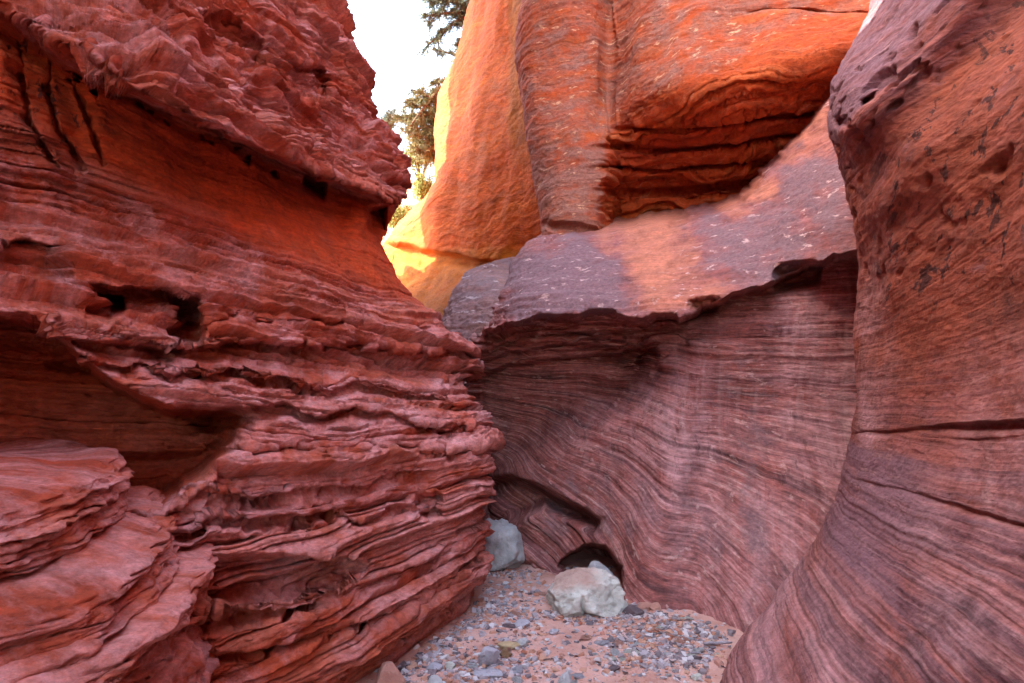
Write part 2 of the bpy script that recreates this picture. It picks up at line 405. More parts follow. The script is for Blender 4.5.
def left_extra(px, py):
    L = line(LIP)(px) + (0.15 + 0.85 * sstep(70, 220, px)) * (5 * fbm(px / 34, py / 80, 0.4, 2) + jag(px, py, 8, 36))
    d = py - L
    e = 4 + 14 * sstep(180, 40, px); al = 0.45 + 0.55 * sstep(20, 170, px)
    up = -0.50 * np.exp(np.minimum(d, 0) / 70) * sstep(e, -e, d)
    up = up - 0.0
    dn = 0.42 * np.exp(-np.maximum(d, 0) / 55) * sstep(-e, e, d)
    o = al * (up + dn) * (0.6 + 0.4 * sstep(420, 250, px))
    # vertical flutes in the hollow
    fl = sstep(0, 20, d) * np.exp(-np.maximum(d, 0) / 70)
    o = o + fl * 0.10 * np.sin(px / 17 + 2.2 * perlin(px / 60, py / 90, 8.0) - py / 45)
    for cv in FISS:
        c = np.interp(py, [p[1] for p in cv], [p[0] for p in cv]) + 2.5 * perlin(py / 14, px * 0, cv[0][0] * 1.0)
        o = o + 0.09 * np.exp(-((px - c) / 2.0) ** 2) * sstep(cv[0][1] - 6, cv[0][1] + 6, py) * sstep(10, 24, d) * sstep(cv[-1][1] + 8, cv[-1][1] - 12, py)
    pc, pv = cells(px / 9 + 0 * py, d / 7 + 3.3, 41)
    o = o + 0.22 * sstep(0.62, 0.7, pv) * sstep(0.05, 0.25, pc) * sstep(7, 10, d) * sstep(22, 18, d) * sstep(60, 75, px) * sstep(300, 270, px)
    return o
R = lambda top, bot, amp, **k: ((top, bot, amp), k)
left_rec = [
    R([(-300, 300), (0, 318), (40, 322), (78, 358), (130, 396), (175, 414), (235, 412)], [(-300, 480), (0, 500), (100, 505), (160, 500), (235, 440)], 0.8, wt=7, wb=14, fade=22, wob=4),
    R([(85, 286), (140, 288), (195, 296)], [(85, 296), (140, 318), (195, 336)], 0.26, wt=3, wb=10, fade=10, wob=5),
    R([(92, 296), (108, 294), (124, 298)], [(92, 312), (108, 318), (124, 312)], 0.3, wt=3, wb=6, fade=4, wob=3),
    R([(172, 300), (186, 298), (200, 304)], [(172, 330), (186, 345), (200, 344)], 0.3, wt=3, wb=6, fade=4, wob=3),
    R([(-300, 235), (0, 243), (60, 246)], [(-300, 280), (0, 282), (60, 280)], 0.14, wt=3, wb=10),
    R([(60, 340), (100, 345), (165, 342)], [(60, 342), (100, 362), (165, 366)], 0.15, wt=3, wb=6),
    R([(150, 352), (260, 344), (370, 350), (485, 356)], [(150, 360), (260, 366), (370, 372), (485, 384)], 0.22, wt=3, wb=8, wob=7),
    R([(60, 366), (200, 372), (330, 384), (485, 408)], [(60, 372), (200, 384), (330, 394), (485, 416)], 0.10, wt=2, wb=5, wob=8),
    R([(200, 412), (300, 408), (420, 422), (490, 436)], [(200, 436), (300, 418), (420, 428), (490, 446)], 0.16, wt=2, wb=6, wob=8),
    R([(210, 500), (330, 492), (430, 470)], [(210, 506), (330, 500), (430, 480)], 0.07, wt=2, wb=5, wob=7),
    R([(190, 560), (250, 556), (330, 556), (360, 562)], [(190, 600), (250, 600), (330, 590), (360, 570)], 0.20, wt=3, wb=10),
    R([(190, 612), (290, 606), (400, 572), (485, 520)], [(190, 632), (290, 614), (400, 582), (485, 532)], 0.10, wt=2, wb=8),
    R([(190, 660), (300, 640), (400, 606), (485, 556)], [(190, 668), (300, 648), (400, 612), (485, 566)], 0.08, wt=2, wb=6),
    R([(340, 690), (400, 650), (440, 618), (495, 575)], [(340, 1100), (400, 1100), (495, 1100)], 0.42, wt=14, wb=10, fade=14),
    R([(215, 455), (330, 448), (420, 446), (488, 452)], [(215, 460), (330, 454), (420, 452), (488, 460)], 0.08, wt=2, wb=4, wob=9),
    R([(150, 530), (240, 522), (360, 516), (430, 505)], [(150, 535), (240, 529), (360, 522), (430, 512)], 0.08, wt=2, wb=4, wob=9),
    R([(160, 322), (260, 318), (360, 326), (440, 330)], [(160, 325), (260, 322), (360, 330), (440, 336)], 0.06, wt=2, wb=4, wob=9),
    R([(303, 170), (326, 176)], [(303, 186), (326, 200)], 0.5, wt=3, wb=6, fade=3),
    R([(366, 204), (386, 208)], [(366, 226), (386, 236)], 0.5, wt=3, wb=6, fade=3),
    R([(418, 494), (440, 494)], [(418, 512), (440, 518)], 0.18, wt=3, wb=5, fade=4),
    R([(200, 18), (230, 20), (262, 40)], [(200, 50), (230, 62), (262, 78)], 0.22, wt=8, wb=14, fade=10),
    R([(290, 66), (325, 70)], [(290, 96), (325, 98)], 0.30, wt=6, wb=8, fade=8),
]
def left_disp(disp, px, py, X, Y, Z, s, lat):
    L = line(LIP)(px); d = py - L
    groove = sstep(-8, 10, d) * (1 - sstep(75, 125, d))
    dark = recess(px, py, [(-300, 305), (0, 322), (78, 362), (175, 420), (235, 418)], [(-300, 480), (0, 500), (160, 500), (235, 440)], 1.0, wt=8, wb=10)
    k = (1 - 0.85 * groove) * (1 - 0.35 * dark)
    up = sstep(10, -30, d)
    # broken blocks
    bev, bv = cells(lat * 11 + 0.4 * fbm(X * 9, Y * 9, Z * 9, 2), s * 26.0, 9)
    c1, v1 = cells(lat * 1.3 + 0.3 * fbm(X * 3, Y * 3, Z * 3, 2), s * 9.0, 3)
    c2, v2 = cells(lat * 5.0, s * 30.0 + 0.5 * fbm(X * 4, Y * 4, Z * 7, 2), 11)
    blk = 0.05 * (v1 - 0.5) * sstep(0, 0.06, c1) + 0.012 * (v2 - 0.5) * sstep(0, 0.15, c2) + 0.012 * (bv - 0.5) * sstep(0, 0.1, bev)
    c3, v3 = cells(lat * 1.5 + 0.4 * fbm(X * 2, Y * 2, Z * 2, 2), s * 3.5 + lat * 0.8, 21)
    c4, v4 = cells(lat * 4.5 + 0.3 * fbm(X * 3, Y * 3, Z * 3, 2), s * 9 + lat * 1.5, 27)
    big = up * (0.16 * (v3 - 0.5) * sstep(0, 0.1, c3) + 0.05 * (v4 - 0.5) * sstep(0, 0.08, c4) + 0.03 * fbm(X * 1.6, Y * 1.6, s * 5, 3, 0.5))
    rocky = 0.03 * fbm(X * 1.1, Y * 1.1, s * 7, 5, 0.5)
    lo = sstep(0.35, -0.35, perlin(X * 0.5 + 3, Y * 0.5, s * 1.4))
    return k * (disp * (0.75 + 0.5 * lo) + blk + rocky) + big
def left_masks(px, py, X, Y, Z, s):
    L = line(LIP)(px); d = py - L
    groove = sstep(0, 15, d) * (1 - sstep(70, 110, d))
    dk = recess(px, py, [(-300, 300), (0, 318), (78, 358), (175, 414), (235, 412)], [(-300, 480), (0, 500), (160, 500), (235, 440)], 1.0)  # hollows painted redder for bounced light, ledges pinker for skylight
    return {'warm': np.clip(0.9 * groove + 0.5 * dk + 0.35 * sstep(560, 640, py), 0, 1), 'varn_or_skylit': (1 - groove) * (1 - dk) * (0.40 + 0.15 * sstep(330, 400, py)) - 0.5 * groove - 0.5 * dk - 0.25 * sstep(560, 640, py), 'fleck': 0.15 * (1 - groove), 'wash': Z0(px),
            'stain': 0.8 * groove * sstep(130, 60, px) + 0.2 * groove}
o = wall('canyon_wall', RED, left_sil, +1, -200, left_rows, left_ctrl, left_rec,
     [(0.3, -0.07), (0.7, -0.04), (1.5, 0.13), (2.4, 0.08), (3.2, 0.0)],
     [(1, 0.10, 0.26, 0.17, 0.35, 0.06, 0.5), (2, 0.03, 0.08, 0.070, 0.8, 0.10, 0.6), (3, 0.012, 0.028, 0.018, 1.6, 0.2, 0.3)],
     r_arc=26, arc_k=1.6, back=6.5, extra=left_extra, warp=0.05, rough=0.010, nblur=3, masks=left_masks, disp_fn=left_disp, col_step=0.85)
tag(o, 'tall red ledged sandstone wall filling the left side, with an overhanging top', 'rock wall', kind='structure')

# ------------------------------------------------------------------ stacked ledge rock in the left foreground
def build_mound():
    prof = [(1.315, 0.02), (1.30, 0.55), (1.275, 0.88), (1.255, 0.97), (1.225, 1.00), (1.205, 0.97), (1.195, 0.985), (1.155, 1.00), (1.145, 0.96), (1.135, 0.99), (1.085, 1.01), (1.07, 0.955),
            (1.062, 1.0), (1.035, 1.12), (1.01, 1.19), (0.985, 1.21), (0.975, 1.175), (0.965, 1.20), (0.93, 1.225), (0.92, 1.18), (0.912, 1.22), (0.89, 1.25), (0.882, 1.22), (0.872, 1.27), (0.86, 1.33), (0.845, 1.36), (0.80, 1.35), (0.785, 1.33),
            (0.72, 1.24), (0.6, 1.22), (0.57, 1.27), (0.4, 1.30), (0.37, 1.26), (0.2, 1.33), (-0.3, 1.4)]
    a = np.array(prof); L_ = np.concatenate([[0], np.cumsum(np.hypot(np.diff(a[:, 0]), np.diff(a[:, 1])))])
    t = np.concatenate([np.linspace(0, 0.7, 60, endpoint=False), np.linspace(0.7, L_[np.searchsorted(-a[:, 0], -0.6)], 520, endpoint=False), np.linspace(L_[np.searchsorted(-a[:, 0], -0.6)], L_[-1], 80)])
    th = np.linspace(math.radians(-100), math.radians(75), 1000)
    z0 = np.interp(t, L_, a[:, 0])[:, None]; r0 = np.interp(t, L_, a[:, 1])[:, None]
    T = th[None] + 0 * z0
    wv = 0.05 * fbm(np.cos(T) * 1.6, np.sin(T) * 1.6, z0 * 2.0, 4) * sstep(0.2, 0.9, r0) + 0.03 * fbm(np.cos(T) * 6, np.sin(T) * 6, z0 * 14, 3) * sstep(0.6, 1, r0)
    Rr = r0 * (1 + wv); X = -2.46 + Rr * np.cos(T); Y = 2.3 + Rr * np.sin(T); Z = z0 - 0.065 + 0.10 * (Y - 1.95) + 0.015 * fbm(X * 3, Y * 3, 0.5, 3)
    P = np.stack([X, Y, Z], -1)
    N = np.cross(np.gradient(P, axis=1), np.gradient(P, axis=0)); N /= np.linalg.norm(N, axis=-1, keepdims=True) + 1e-9
    if (N[300:, :, 0] * np.cos(T[300:])).sum() < 0: N = -N; fl = False
    else: fl = True
    N = smooth_grid(N, 3)
    s = Z + 0.02 * fbm(X * 2, Y * 2, Z * 2, 3); lat = T * 1.2
    ver = 1 - np.abs(N[..., 2])
    a1, b1 = layer_table(71, 0.015, 0.045, 0.15, notch=0.6); a2, b2 = layer_table(72, 0.015, 0.045, 0.15, notch=0.6)
    w = sstep(-.3, .3, perlin(lat * 2, s * 9, 4.0))
    c2, v2 = cells(lat * 7.0, s * 40.0 + 0.5 * fbm(X * 4, Y * 4, Z * 7, 2), 11)
    disp = ver * (0.05 * (np.interp(s, a1, b1) * w + np.interp(s, a2, b2) * (1 - w) - .4) + 0.014 * (v2 - .5) * sstep(0, .12, c2)) + 0.006 * fbm(X * 8, Y * 8, Z * 12, 5, 0.6) + 0.02 * (1 - ver) * fbm(X * 2.5, Y * 2.5, Z * 4, 3)
    P = P + N * disp[..., None]; z = np.zeros(s.shape)
    o = grid_mesh('ledge_rock', P, RED, {'strata': s, 'lat': lat, 'bed': z + 0.8, 'warm': z, 'varn_or_skylit': z + 0.5, 'fleck': z + 0.15, 'wash': z, 'stain': z}, flip=not fl)
    tag(o, 'rounded stack of pinkish-purple rock plates in the left foreground corner', 'rock ledge', kind='structure')
build_mound()

# ------------------------------------------------------------------ right buttress
r_rows = spaced([(-1000, 12), (-300, 4), (-20, 1.0), (700, 3), (900, 5), (1050, 1)])
r_sil = [(-1000, 1080), (-300, 960), (-60, 885), (0, 868), (30, 856), (60, 841), (90, 834), (130, 831), (165, 838), (200, 848), (240, 857), (290, 861), (340, 860), (400, 857),
         (440, 850), (500, 834), (540, 815), (580, 788), (620, 755), (650, 733), (683, 712), (760, 660), (1050, 520)]
r_ctrl = [(1100, -1000, 4.6), (1300, -1000, 3.4), (870, -250, 4.8), (1000, -250, 3.6), (1250, -250, 2.2), (870, 0, 3.95), (950, 0, 3.15), (1024, 0, 2.8), (1150, 0, 2.1), (1300, 0, 1.6),
          (835, 130, 3.75), (880, 130, 3.25), (950, 150, 3.0), (1024, 150, 2.7), (1150, 150, 2.05), (1300, 150, 1.5),
          (860, 300, 4.2), (900, 300, 3.65), (1024, 300, 2.75), (1150, 300, 2.1), (1300, 300, 1.5), (858, 400, 4.25), (905, 400, 3.6), (1024, 400, 2.65), (1200, 400, 1.8),
          (840, 500, 4.1), (900, 500, 3.3), (1024, 500, 2.45), (1200, 500, 1.7), (780, 600, 3.9), (840, 600, 3.2), (920, 600, 2.65), (1024, 600, 2.15), (1200, 600, 1.6),
          (715, 683, 3.62), (780, 683, 3.1), (880, 683, 2.5), (1024, 683, 1.95), (1200, 683, 1.5), (600, 900, 2.6), (750, 900, 2.1), (1024, 900, 1.6), (1200, 1000, 1.4), (560, 1050, 2.3)]
def r_extra(px, py):
    # the crest climbing from the nose up to the right, and the shallow trough under it
    a, b = np.array([835.0, 135.0]), np.array([965.0, -10.0])
    u = (b - a) / np.linalg.norm(b - a); nx, ny = -u[1], u[0]
    t = (px - a[0]) * u[0] + (py - a[1]) * u[1]; w = (px - a[0]) * nx + (py - a[1]) * ny
    m = sstep(-60, 10, t)
    return -0.10 * np.exp(-(w / 22) ** 2) * m + 0.10 * np.exp(-((w - 45) / 28) ** 2) * m
r_rec = [R([(850, 434), (930, 427), (1024, 421), (1300, 400)], [(850, 438), (930, 432), (1024, 427), (1300, 408)], 0.05, wt=2, wb=5, wob=2),
         R([(858, 478), (940, 500), (1024, 525), (1300, 600)], [(858, 482), (940, 506), (1024, 533), (1300, 612)], 0.04, wt=2, wb=8, wob=2),
         R([(838, 118), (850, 116)], [(838, 128), (850, 128)], 0.12, wt=3, wb=3, fade=3),
         R([(862, 100), (876, 92)], [(862, 106), (876, 98)], 0.08, wt=2, wb=3, fade=3)]
def r_disp(disp, px, py, X, Y, Z, s, lat):
    a, b = np.array([835.0, 135.0]), np.array([965.0, -10.0])
    u = (b - a) / np.linalg.norm(b - a); w = (px - a[0]) * -u[1] + (py - a[1]) * u[0]
    m = sstep(-40, 0, w) * (1 - sstep(20, 50, w)) * (px < 1000) * (py < 170)
    pits = -0.05 * m * sstep(0.25, 0.6, fbm(X * 7, Y * 7, s * 9, 3))
    hi = sstep(1.9, 2.3, Z)
    big = 0.03 * hi * fbm(X * 2.2, Y * 2.2, s * 3, 4) + 0.05 * fbm(X * 0.9, Y * 0.9, Z * 0.8 + 4, 2)
    h = np.clip(-fbm(X * 5, Y * 5, s * 5 + 9, 3) - 0.45, 0, 1) * -0.10 * hi * sstep(20, 60, w)
    return disp * (0.28 + 0.6 * sstep(1.2, 0.8, Z) + 0.5 * hi * perlin(lat * 1.2, s * 2, 4.4)) + 0.006 * fbm(X * 4, Y * 4, Z * 5, 4, 0.6) + big + pits + h
def r_masks(px, py, X, Y, Z, s):
    a, b = np.array([835.0, 135.0]), np.array([965.0, -10.0])
    u = (b - a) / np.linalg.norm(b - a); w = (px - a[0]) * -u[1] + (py - a[1]) * u[0]
    face = sstep(15, -15, w) * sstep(240, 170, py)
    low = sstep(0.55, 0.75, s) * (1 - sstep(1.15, 1.3, s)) * sstep(960, 860, px)
    foot = sstep(0.75, 0.35, Z)
    return {'lilac': np.clip(0.9 * foot * sstep(980, 800, px) + blob(px, py, [(876, 370, 20, 110, 1), (890, 540, 70, 90, .7), (1000, 440, 50, 110, .7), (950, 620, 90, 60, .6)]), 0, 1), 'bed': 0.35 + 0.65 * sstep(1.35, 0.85, Z), 'warm': 0.75 * sstep(10, 50, w) * sstep(1.5, 1.9, Z) + 0.35 * blob(px, py, [(930, 420, 110, 120, 1)]), 'varn_or_skylit': 0.1 + 0.75 * face + 0.75 * low + 0.1 * foot, 'fleck': 0.5 * face + 0.35 * sstep(2.0, 1.4, Z), 'wash': 0.6 * blob(px, py, [(872, 370, 22, 90, 1), (1000, 470, 40, 90, .4), (890, 500, 60, 40, .4)]),
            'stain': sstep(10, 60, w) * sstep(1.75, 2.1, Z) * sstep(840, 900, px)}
o = wall('canyon_wall', BUT, r_sil, -1, 1300, r_rows, r_ctrl, r_rec,
     [(0.4, 0.0), (1.0, 0.02), (1.6, 0.10), (2.2, 0.28), (3.2, 0.42)],
     [(11, 0.10, 0.26, 0.024, 0.25, 0.5, 0.3), (12, 0.025, 0.07, 0.010, 0.6, 0.3, 0.5), (13, 0.008, 0.02, 0.0045, 1.2, 0.4)],
     r_arc=26, arc_k=1.5, back=3.0, extra=r_extra, warp=0.035, rough=0.005, masks=r_masks, disp_fn=r_disp, col_step=0.9, y_ref=3.4)
tag(o, 'smooth curving purple-striped sandstone buttress nearest on the right', 'rock wall', kind='structure')

# ------------------------------------------------------------------ middle wall with the undercut lip
m_rows = spaced([(20, 2), (80, 1.0), (640, 3), (800, 1)])
m_sil = [(20, 760), (60, 700), (150, 640), (195, 600), (222, 560), (235, 540), (250, 520), (262, 512), (290, 500), (320, 488), (345, 474), (375, 464), (400, 458), (800, 446)]
m_ctrl = [(490, 300, 6.5), (490, 350, 6.1), (480, 450, 6.4), (480, 560, 6.2), (480, 700, 6.0), (540, 240, 6.9), (560, 300, 6.0), (560, 345, 5.75), (560, 450, 5.9), (560, 550, 5.7), (560, 700, 5.6),
          (620, 225, 7.0), (630, 280, 6.1), (630, 330, 5.6), (630, 400, 5.6), (630, 500, 5.35), (620, 590, 4.95), (600, 700, 4.6),
          (700, 210, 6.7), (700, 260, 5.8), (700, 310, 5.3), (700, 400, 5.25), (700, 500, 4.95), (700, 600, 4.65), (680, 700, 4.2),
          (760, 190, 6.4), (770, 250, 5.4), (780, 300, 5.05), (780, 400, 5.1), (780, 500, 4.8), (770, 600, 4.35), (760, 700, 3.9),
          (830, 90, 6.6), (830, 150, 5.9), (830, 220, 5.1), (850, 300, 4.95), (850, 400, 4.95), (850, 500, 4.6), (850, 600, 4.2), (850, 750, 3.8),
          (950, 60, 6.4), (950, 200, 5.0), (950, 400, 4.8), (950, 600, 4.2), (950, 800, 3.8), (540, 120, 9.5), (700, 100, 9), (800, 40, 8.5)]
MLIP = [(470, 336), (500, 326), (560, 316), (610, 315), (645, 318), (680, 316), (720, 304), (760, 290), (800, 272), (825, 262), (900, 240)]
def m_extra(px, py):
    L = line(MLIP)(px) + 4 * fbm(px / 30, py / 50, 5.4, 2) + jag(px, py, 7, 34)
    d = py - L
    k = 0.45 + 0.55 * sstep(760, 640, px)
    nose = sstep(670, 610, px)
    up = -0.5 * np.exp(np.minimum(d, 0) / 55) * sstep(4, -4, d)
    dn = (0.5 - 0.32 * nose) * np.exp(-np.maximum(d, 0) / 60) * sstep(-4, 4, d)
    rip = 0.12 * np.exp(-((px - 715 + (py - 450) * 0.12) / 30) ** 2) * sstep(350, 420, py) - 0.14 * np.exp(-((px - 670 + (py - 450) * 0.2) / 26) ** 2) * sstep(350, 420, py) * sstep(600, 520, py)
    TB = line([(500, 240), (540, 232), (620, 222), (700, 208), (740, 196), (780, 150), (835, 85), (870, 60), (960, 20)])(px) + 4 * fbm(px / 20, py / 30, 9.1, 3)
    return (up + dn) * k + rip + 0.12 * np.maximum(0, TB + 12 - py)
m_rec = [R([(470, 342), (500, 330), (560, 321), (610, 324), (655, 326)], [(470, 500), (500, 470), (560, 420), (610, 400), (655, 380)], 0.17, wt=2.5, wb=30, fade=16, wob=4),
         R([(470, 352), (500, 343), (560, 333), (610, 335), (650, 334)], [(470, 500), (500, 470), (560, 425), (610, 400), (650, 380)], 0.15, wt=2.5, wb=30, fade=16, wob=5),
         R([(470, 364), (500, 356), (560, 345), (610, 344), (648, 340)], [(470, 510), (500, 475), (560, 430), (610, 400), (648, 376)], 0.20, wt=2.5, wb=34, fade=16, wob=5),
         R([(470, 378), (500, 370), (560, 358), (610, 354), (645, 346)], [(470, 520), (500, 480), (560, 430), (610, 400), (645, 372)], 0.25, wt=3, wb=34, fade=16, wob=4),
         R([(480, 480), (510, 478), (545, 492), (600, 520)], [(480, 560), (510, 520), (545, 506), (600, 530)], 0.45, wt=6, wb=8, fade=8),
         R([(560, 560), (585, 546), (605, 548), (621, 566)], [(560, 600), (585, 610), (605, 620), (621, 620)], 0.9, wt=3, wb=10, fade=3),
         R([(780, 268), (815, 262)], [(780, 290), (815, 282)], 0.25, wt=4, wb=6, fade=6),
         R([(690, 300), (715, 296)], [(690, 318), (715, 312)], 0.2, wt=4, wb=6, fade=6)]
def m_disp(disp, px, py, X, Y, Z, s, lat):
    L = line(MLIP)(px); d = py - L
    lipz = sstep(-40, -5, d) * (1 - sstep(45, 75, d)) * sstep(800, 650, px)
    upz = sstep(-10, -60, d)
    c1, v1 = cells(lat * 4 + 0.4 * fbm(X * 3, Y * 3, Z * 3, 2), s * 12.0, 5)
    blk = 0.09 * (v1 - 0.5) * sstep(0, 0.15, c1)
    low = sstep(470, 520, py) * sstep(620, 560, px)
    return disp * (0.40 + 1.3 * lipz + 1.0 * low) * (1 - 0.5 * upz) + blk * (lipz + 0.5 * low) + 0.05 * fbm(X * 1.2, Y * 1.2, Z, 3) + 0.02 * upz * fbm(X * 5, Y * 5, Z * 5, 4)
def m_masks(px, py, X, Y, Z, s):
    L = line(MLIP)(px); d = py - L
    above = sstep(10, -10, d)
    nn = 26 * fbm(px / 45, py / 30, 6.6, 4); px = px + nn; py = py + 0.7 * nn
    v = blob(px, py, [(560, 290, 75, 65, 1.0), (760, 240, 60, 50, .75), (815, 170, 40, 60, .8), (840, 250, 30, 60, .6)])
    red = blob(px, py, [(650, 250, 45, 55, 1), (745, 195, 40, 25, .9), (800, 130, 30, 40, .9)])
    v2 = blob(px, py, [(745, 450, 26, 120, .35), (700, 520, 60, 40, .3), (600, 500, 70, 40, .3)])
    return {'bed': 0.2 * above + 0.95 * (1 - above), 'warm': np.clip(above * (0.55 + 0.6 * red - 0.9 * v), 0, 1), 'lilac': (1 - above) * blob(px, py, [(672, 440, 42, 120, 1.0), (835, 400, 50, 150, 1.0), (770, 570, 110, 80, .8), (600, 430, 60, 40, .35)]), 'varn_or_skylit': above * (1.15 * v - 0.5 * red) + (1 - above) * (0.15 + v2), 'fleck': 0.9 * above * (1 - red) + 0.5 * (1 - above), 'wash': (1 - above) * blob(px, py, [(690, 400, 60, 90, 1), (830, 360, 34, 90, 1), (600, 420, 90, 60, .5)]), 'stain': 0.5 * (1 - above) * blob(px, py, [(640, 440, 90, 70, 1), (800, 470, 50, 60, .9)])}  # lilac below the lip paints the lit ridge and lit right side paler
o = wall('canyon_wall', MID, m_sil, -1, 960, m_rows, m_ctrl, m_rec,
     [(0.2, -0.50), (0.8, -0.55), (1.4, -0.45), (1.9, -0.12), (2.4, 0.0), (3.0, 0.15)],
     [(21, 0.10, 0.24, 0.050, 0.4, 0.2, 0.4), (22, 0.03, 0.08, 0.022, 0.8, 0.2, 0.5), (23, 0.012, 0.028, 0.009, 1.6, 0.3)],
     r_arc=20, arc_k=1.6, back=3.0, extra=m_extra, warp=0.04, rough=0.007, masks=m_masks, disp_fn=m_disp, col_step=0.8, y_ref=5.0)
tag(o, 'brown striped wall at the end of the passage, undercut beneath a grey-purple lip', 'rock wall', kind='structure')

# ------------------------------------------------------------------ upper cliff
g_rows = spaced([(-420, 4), (-20, 1.0), (245, 4), (330, 1)])
g_sil = [(-420, 500), (-100, 520), (0, 524), (30, 519), (60, 516), (90, 519), (120, 526), (150, 531), (190, 534), (215, 538), (240, 540), (330, 545)]
g_ctrl = [(530, -400, 11.5), (700, -400, 10.5), (900, -400, 9.5), (520, 0, 8.9), (520, 120, 8.5), (535, 220, 8.0), (575, 0, 8.3), (575, 120, 7.9), (575, 220, 7.5), (575, 330, 7.3),
          (612, 0, 8.5), (612, 100, 8.2), (612, 220, 7.8), (650, 0, 7.9), (650, 80, 7.6), (650, 200, 7.6), (650, 330, 7.5), (750, 0, 7.3), (750, 100, 7.0), (750, 200, 7.0), (750, 330, 7),
          (860, 0, 6.9), (860, 100, 6.6), (860, 200, 6.6), (860, 330, 6.6), (960, 0, 6.5), (960, 200, 6.2), (960, 330, 6.2)]
g_rec = [R([(622, 128), (700, 124), (800, 112), (900, 104)], [(622, 132), (700, 129), (800, 118), (900, 110)], 0.16, wt=2, wb=3, fade=22, wob=2.5),
         R([(608, 146), (700, 146), (800, 132), (900, 124)], [(608, 150), (700, 152), (800, 138), (900, 130)], 0.2, wt=2, wb=4, fade=22, wob=2.5),
         R([(604, 168), (680, 166), (760, 158), (840, 150)], [(604, 172), (680, 171), (760, 163), (840, 156)], 0.2, wt=2, wb=4, fade=22, wob=2.5),
         R([(604, 190), (680, 188), (760, 178), (840, 170)], [(604, 194), (680, 193), (760, 184), (840, 176)], 0.2, wt=2, wb=4, fade=22, wob=2.5),
         R([(752, 12), (870, 10)], [(752, 15), (870, 13)], 0.10, wt=2, wb=3, fade=14),
         R([(606, -400), (610, -100), (616, 130)], [(606, 100), (616, 200)], 0.12, wt=3, wb=20, fade=6),
         R([(540, 222), (580, 224), (600, 226)], [(540, 228), (580, 232), (600, 232)], 0.12, wt=3, wb=3, fade=6)]
def g_extra(px, py):
    T = np.interp(px, [590, 620, 680, 760, 860, 980], [150, 105, 85, 70, 40, 20])
    edge = sstep(598, 618, px + 4 * fbm(py / 25, px / 60, 2.0, 3))
    return edge * (1.25 * sstep(0, 130, py - T) ** 1.2 - 0.22 * np.exp(-((py - T) / 30) ** 2)) + 0.22 * np.exp(-((px - 612) / 16) ** 2) * sstep(300, 60, py)
def g_disp(disp, px, py, X, Y, Z, s, lat):
    T = line([(596, 190), (608, 150), (640, 118), (700, 100), (780, 78), (870, 72)])(px)
    hol = sstep(-25, 10, py - T) * sstep(596, 615, px)
    blkx = sstep(745, 775, px) * (1 - sstep(74, 84, py)) * sstep(10, 14, py)
    c1, v1 = cells(lat * 1.6 + 0.4 * fbm(X * 2, Y * 2, Z * 2, 2), s * 4.0, 5)
    return disp * (0.13 + 1.45 * hol) * (1 - 0.6 * blkx) + 0.08 * blkx + 0.10 * hol * (v1 - 0.5) * sstep(0, 0.15, c1) * (1 - blkx) + 0.07 * fbm(X * 0.8, Y * 0.8, Z * 0.8, 4)
def g_masks(px, py, X, Y, Z, s):
    T = line([(540, 235), (596, 190), (608, 150), (640, 118), (700, 100), (780, 50), (870, 20)])(px)
    hol = sstep(-30, 5, py - T) * sstep(596, 612, px)
    return {'bed': 0.15 + 0.85 * hol, 'varn_or_skylit': (1 - hol) * (0.58 + 0.25 * sstep(100, 220, py)), 'fleck': 0.9 * (1 - hol), 'wash': Z0(px), 'stain': 0.25 * hol}
o = wall('canyon_wall', UPP, g_sil, -1, 980, g_rows, g_ctrl, g_rec,
     [(0, 0.0), (3.0, 0.02), (6.0, 0.1)],
     [(31, 0.18, 0.45, 0.15, 0.25, 0.15, 0.5), (32, 0.06, 0.16, 0.080, 0.5, 0.2, 0.6), (33, 0.025, 0.06, 0.025, 0.9, 0.3)],
     r_arc=18, arc_k=1.6, back=3.0, extra=g_extra, warp=0.16, rough=0.010, masks=g_masks, disp_fn=g_disp, col_step=0.9, y_ref=7.5)
tag(o, 'high orange-red cliff above the middle wall, hollowed with deep shadowed layers', 'rock wall', kind='structure')

# ------------------------------------------------------------------ glowing far wall
f_rows = spaced([(-420, 4), (-20, 1.2), (345, 4), (420, 1)])
f_sil = [(-420, 560), (-100, 490), (0, 470), (30, 462), (55, 455), (75, 446), (95, 438), (120, 436), (160, 436), (182, 437), (195, 428), (212, 410), (232, 392), (250, 382), (275, 376), (330, 370), (420, 365)]
f_ctrl = [(500, -400, 16), (620, -400, 13), (470, 0, 13.0), (500, 0, 11.7), (530, 0, 10.6), (620, 0, 9.8), (440, 120, 13.2), (480, 120, 11.9), (530, 120, 10.6), (620, 120, 9.6),
          (410, 220, 13.4), (450, 220, 12.2), (530, 220, 10.6), (385, 260, 13.8), (440, 260, 12.6), (530, 260, 10.8), (400, 300, 12.6), (450, 300, 11.6), (530, 320, 10.0), (380, 400, 11), (530, 400, 9), (640, 400, 8.5), (640, 250, 9.2)]
f_rec = [R([(380, 240), (410, 246), (440, 254), (470, 262), (500, 264)], [(380, 256), (410, 262), (440, 266), (470, 270), (500, 268)], 0.4, wt=3, wb=6, fade=8)]
def f_disp(disp, px, py, X, Y, Z, s, lat):
    flute = 0.03 * np.sin(px / 9.5 + 1.5 * perlin(px / 40, py / 120, 2.0) + py / 160) * sstep(230, 120, py)
    return disp * (0.2 + 0.6 * sstep(150, 230, py)) + flute + 0.07 * fbm(X, Y, Z * 0.5, 3)
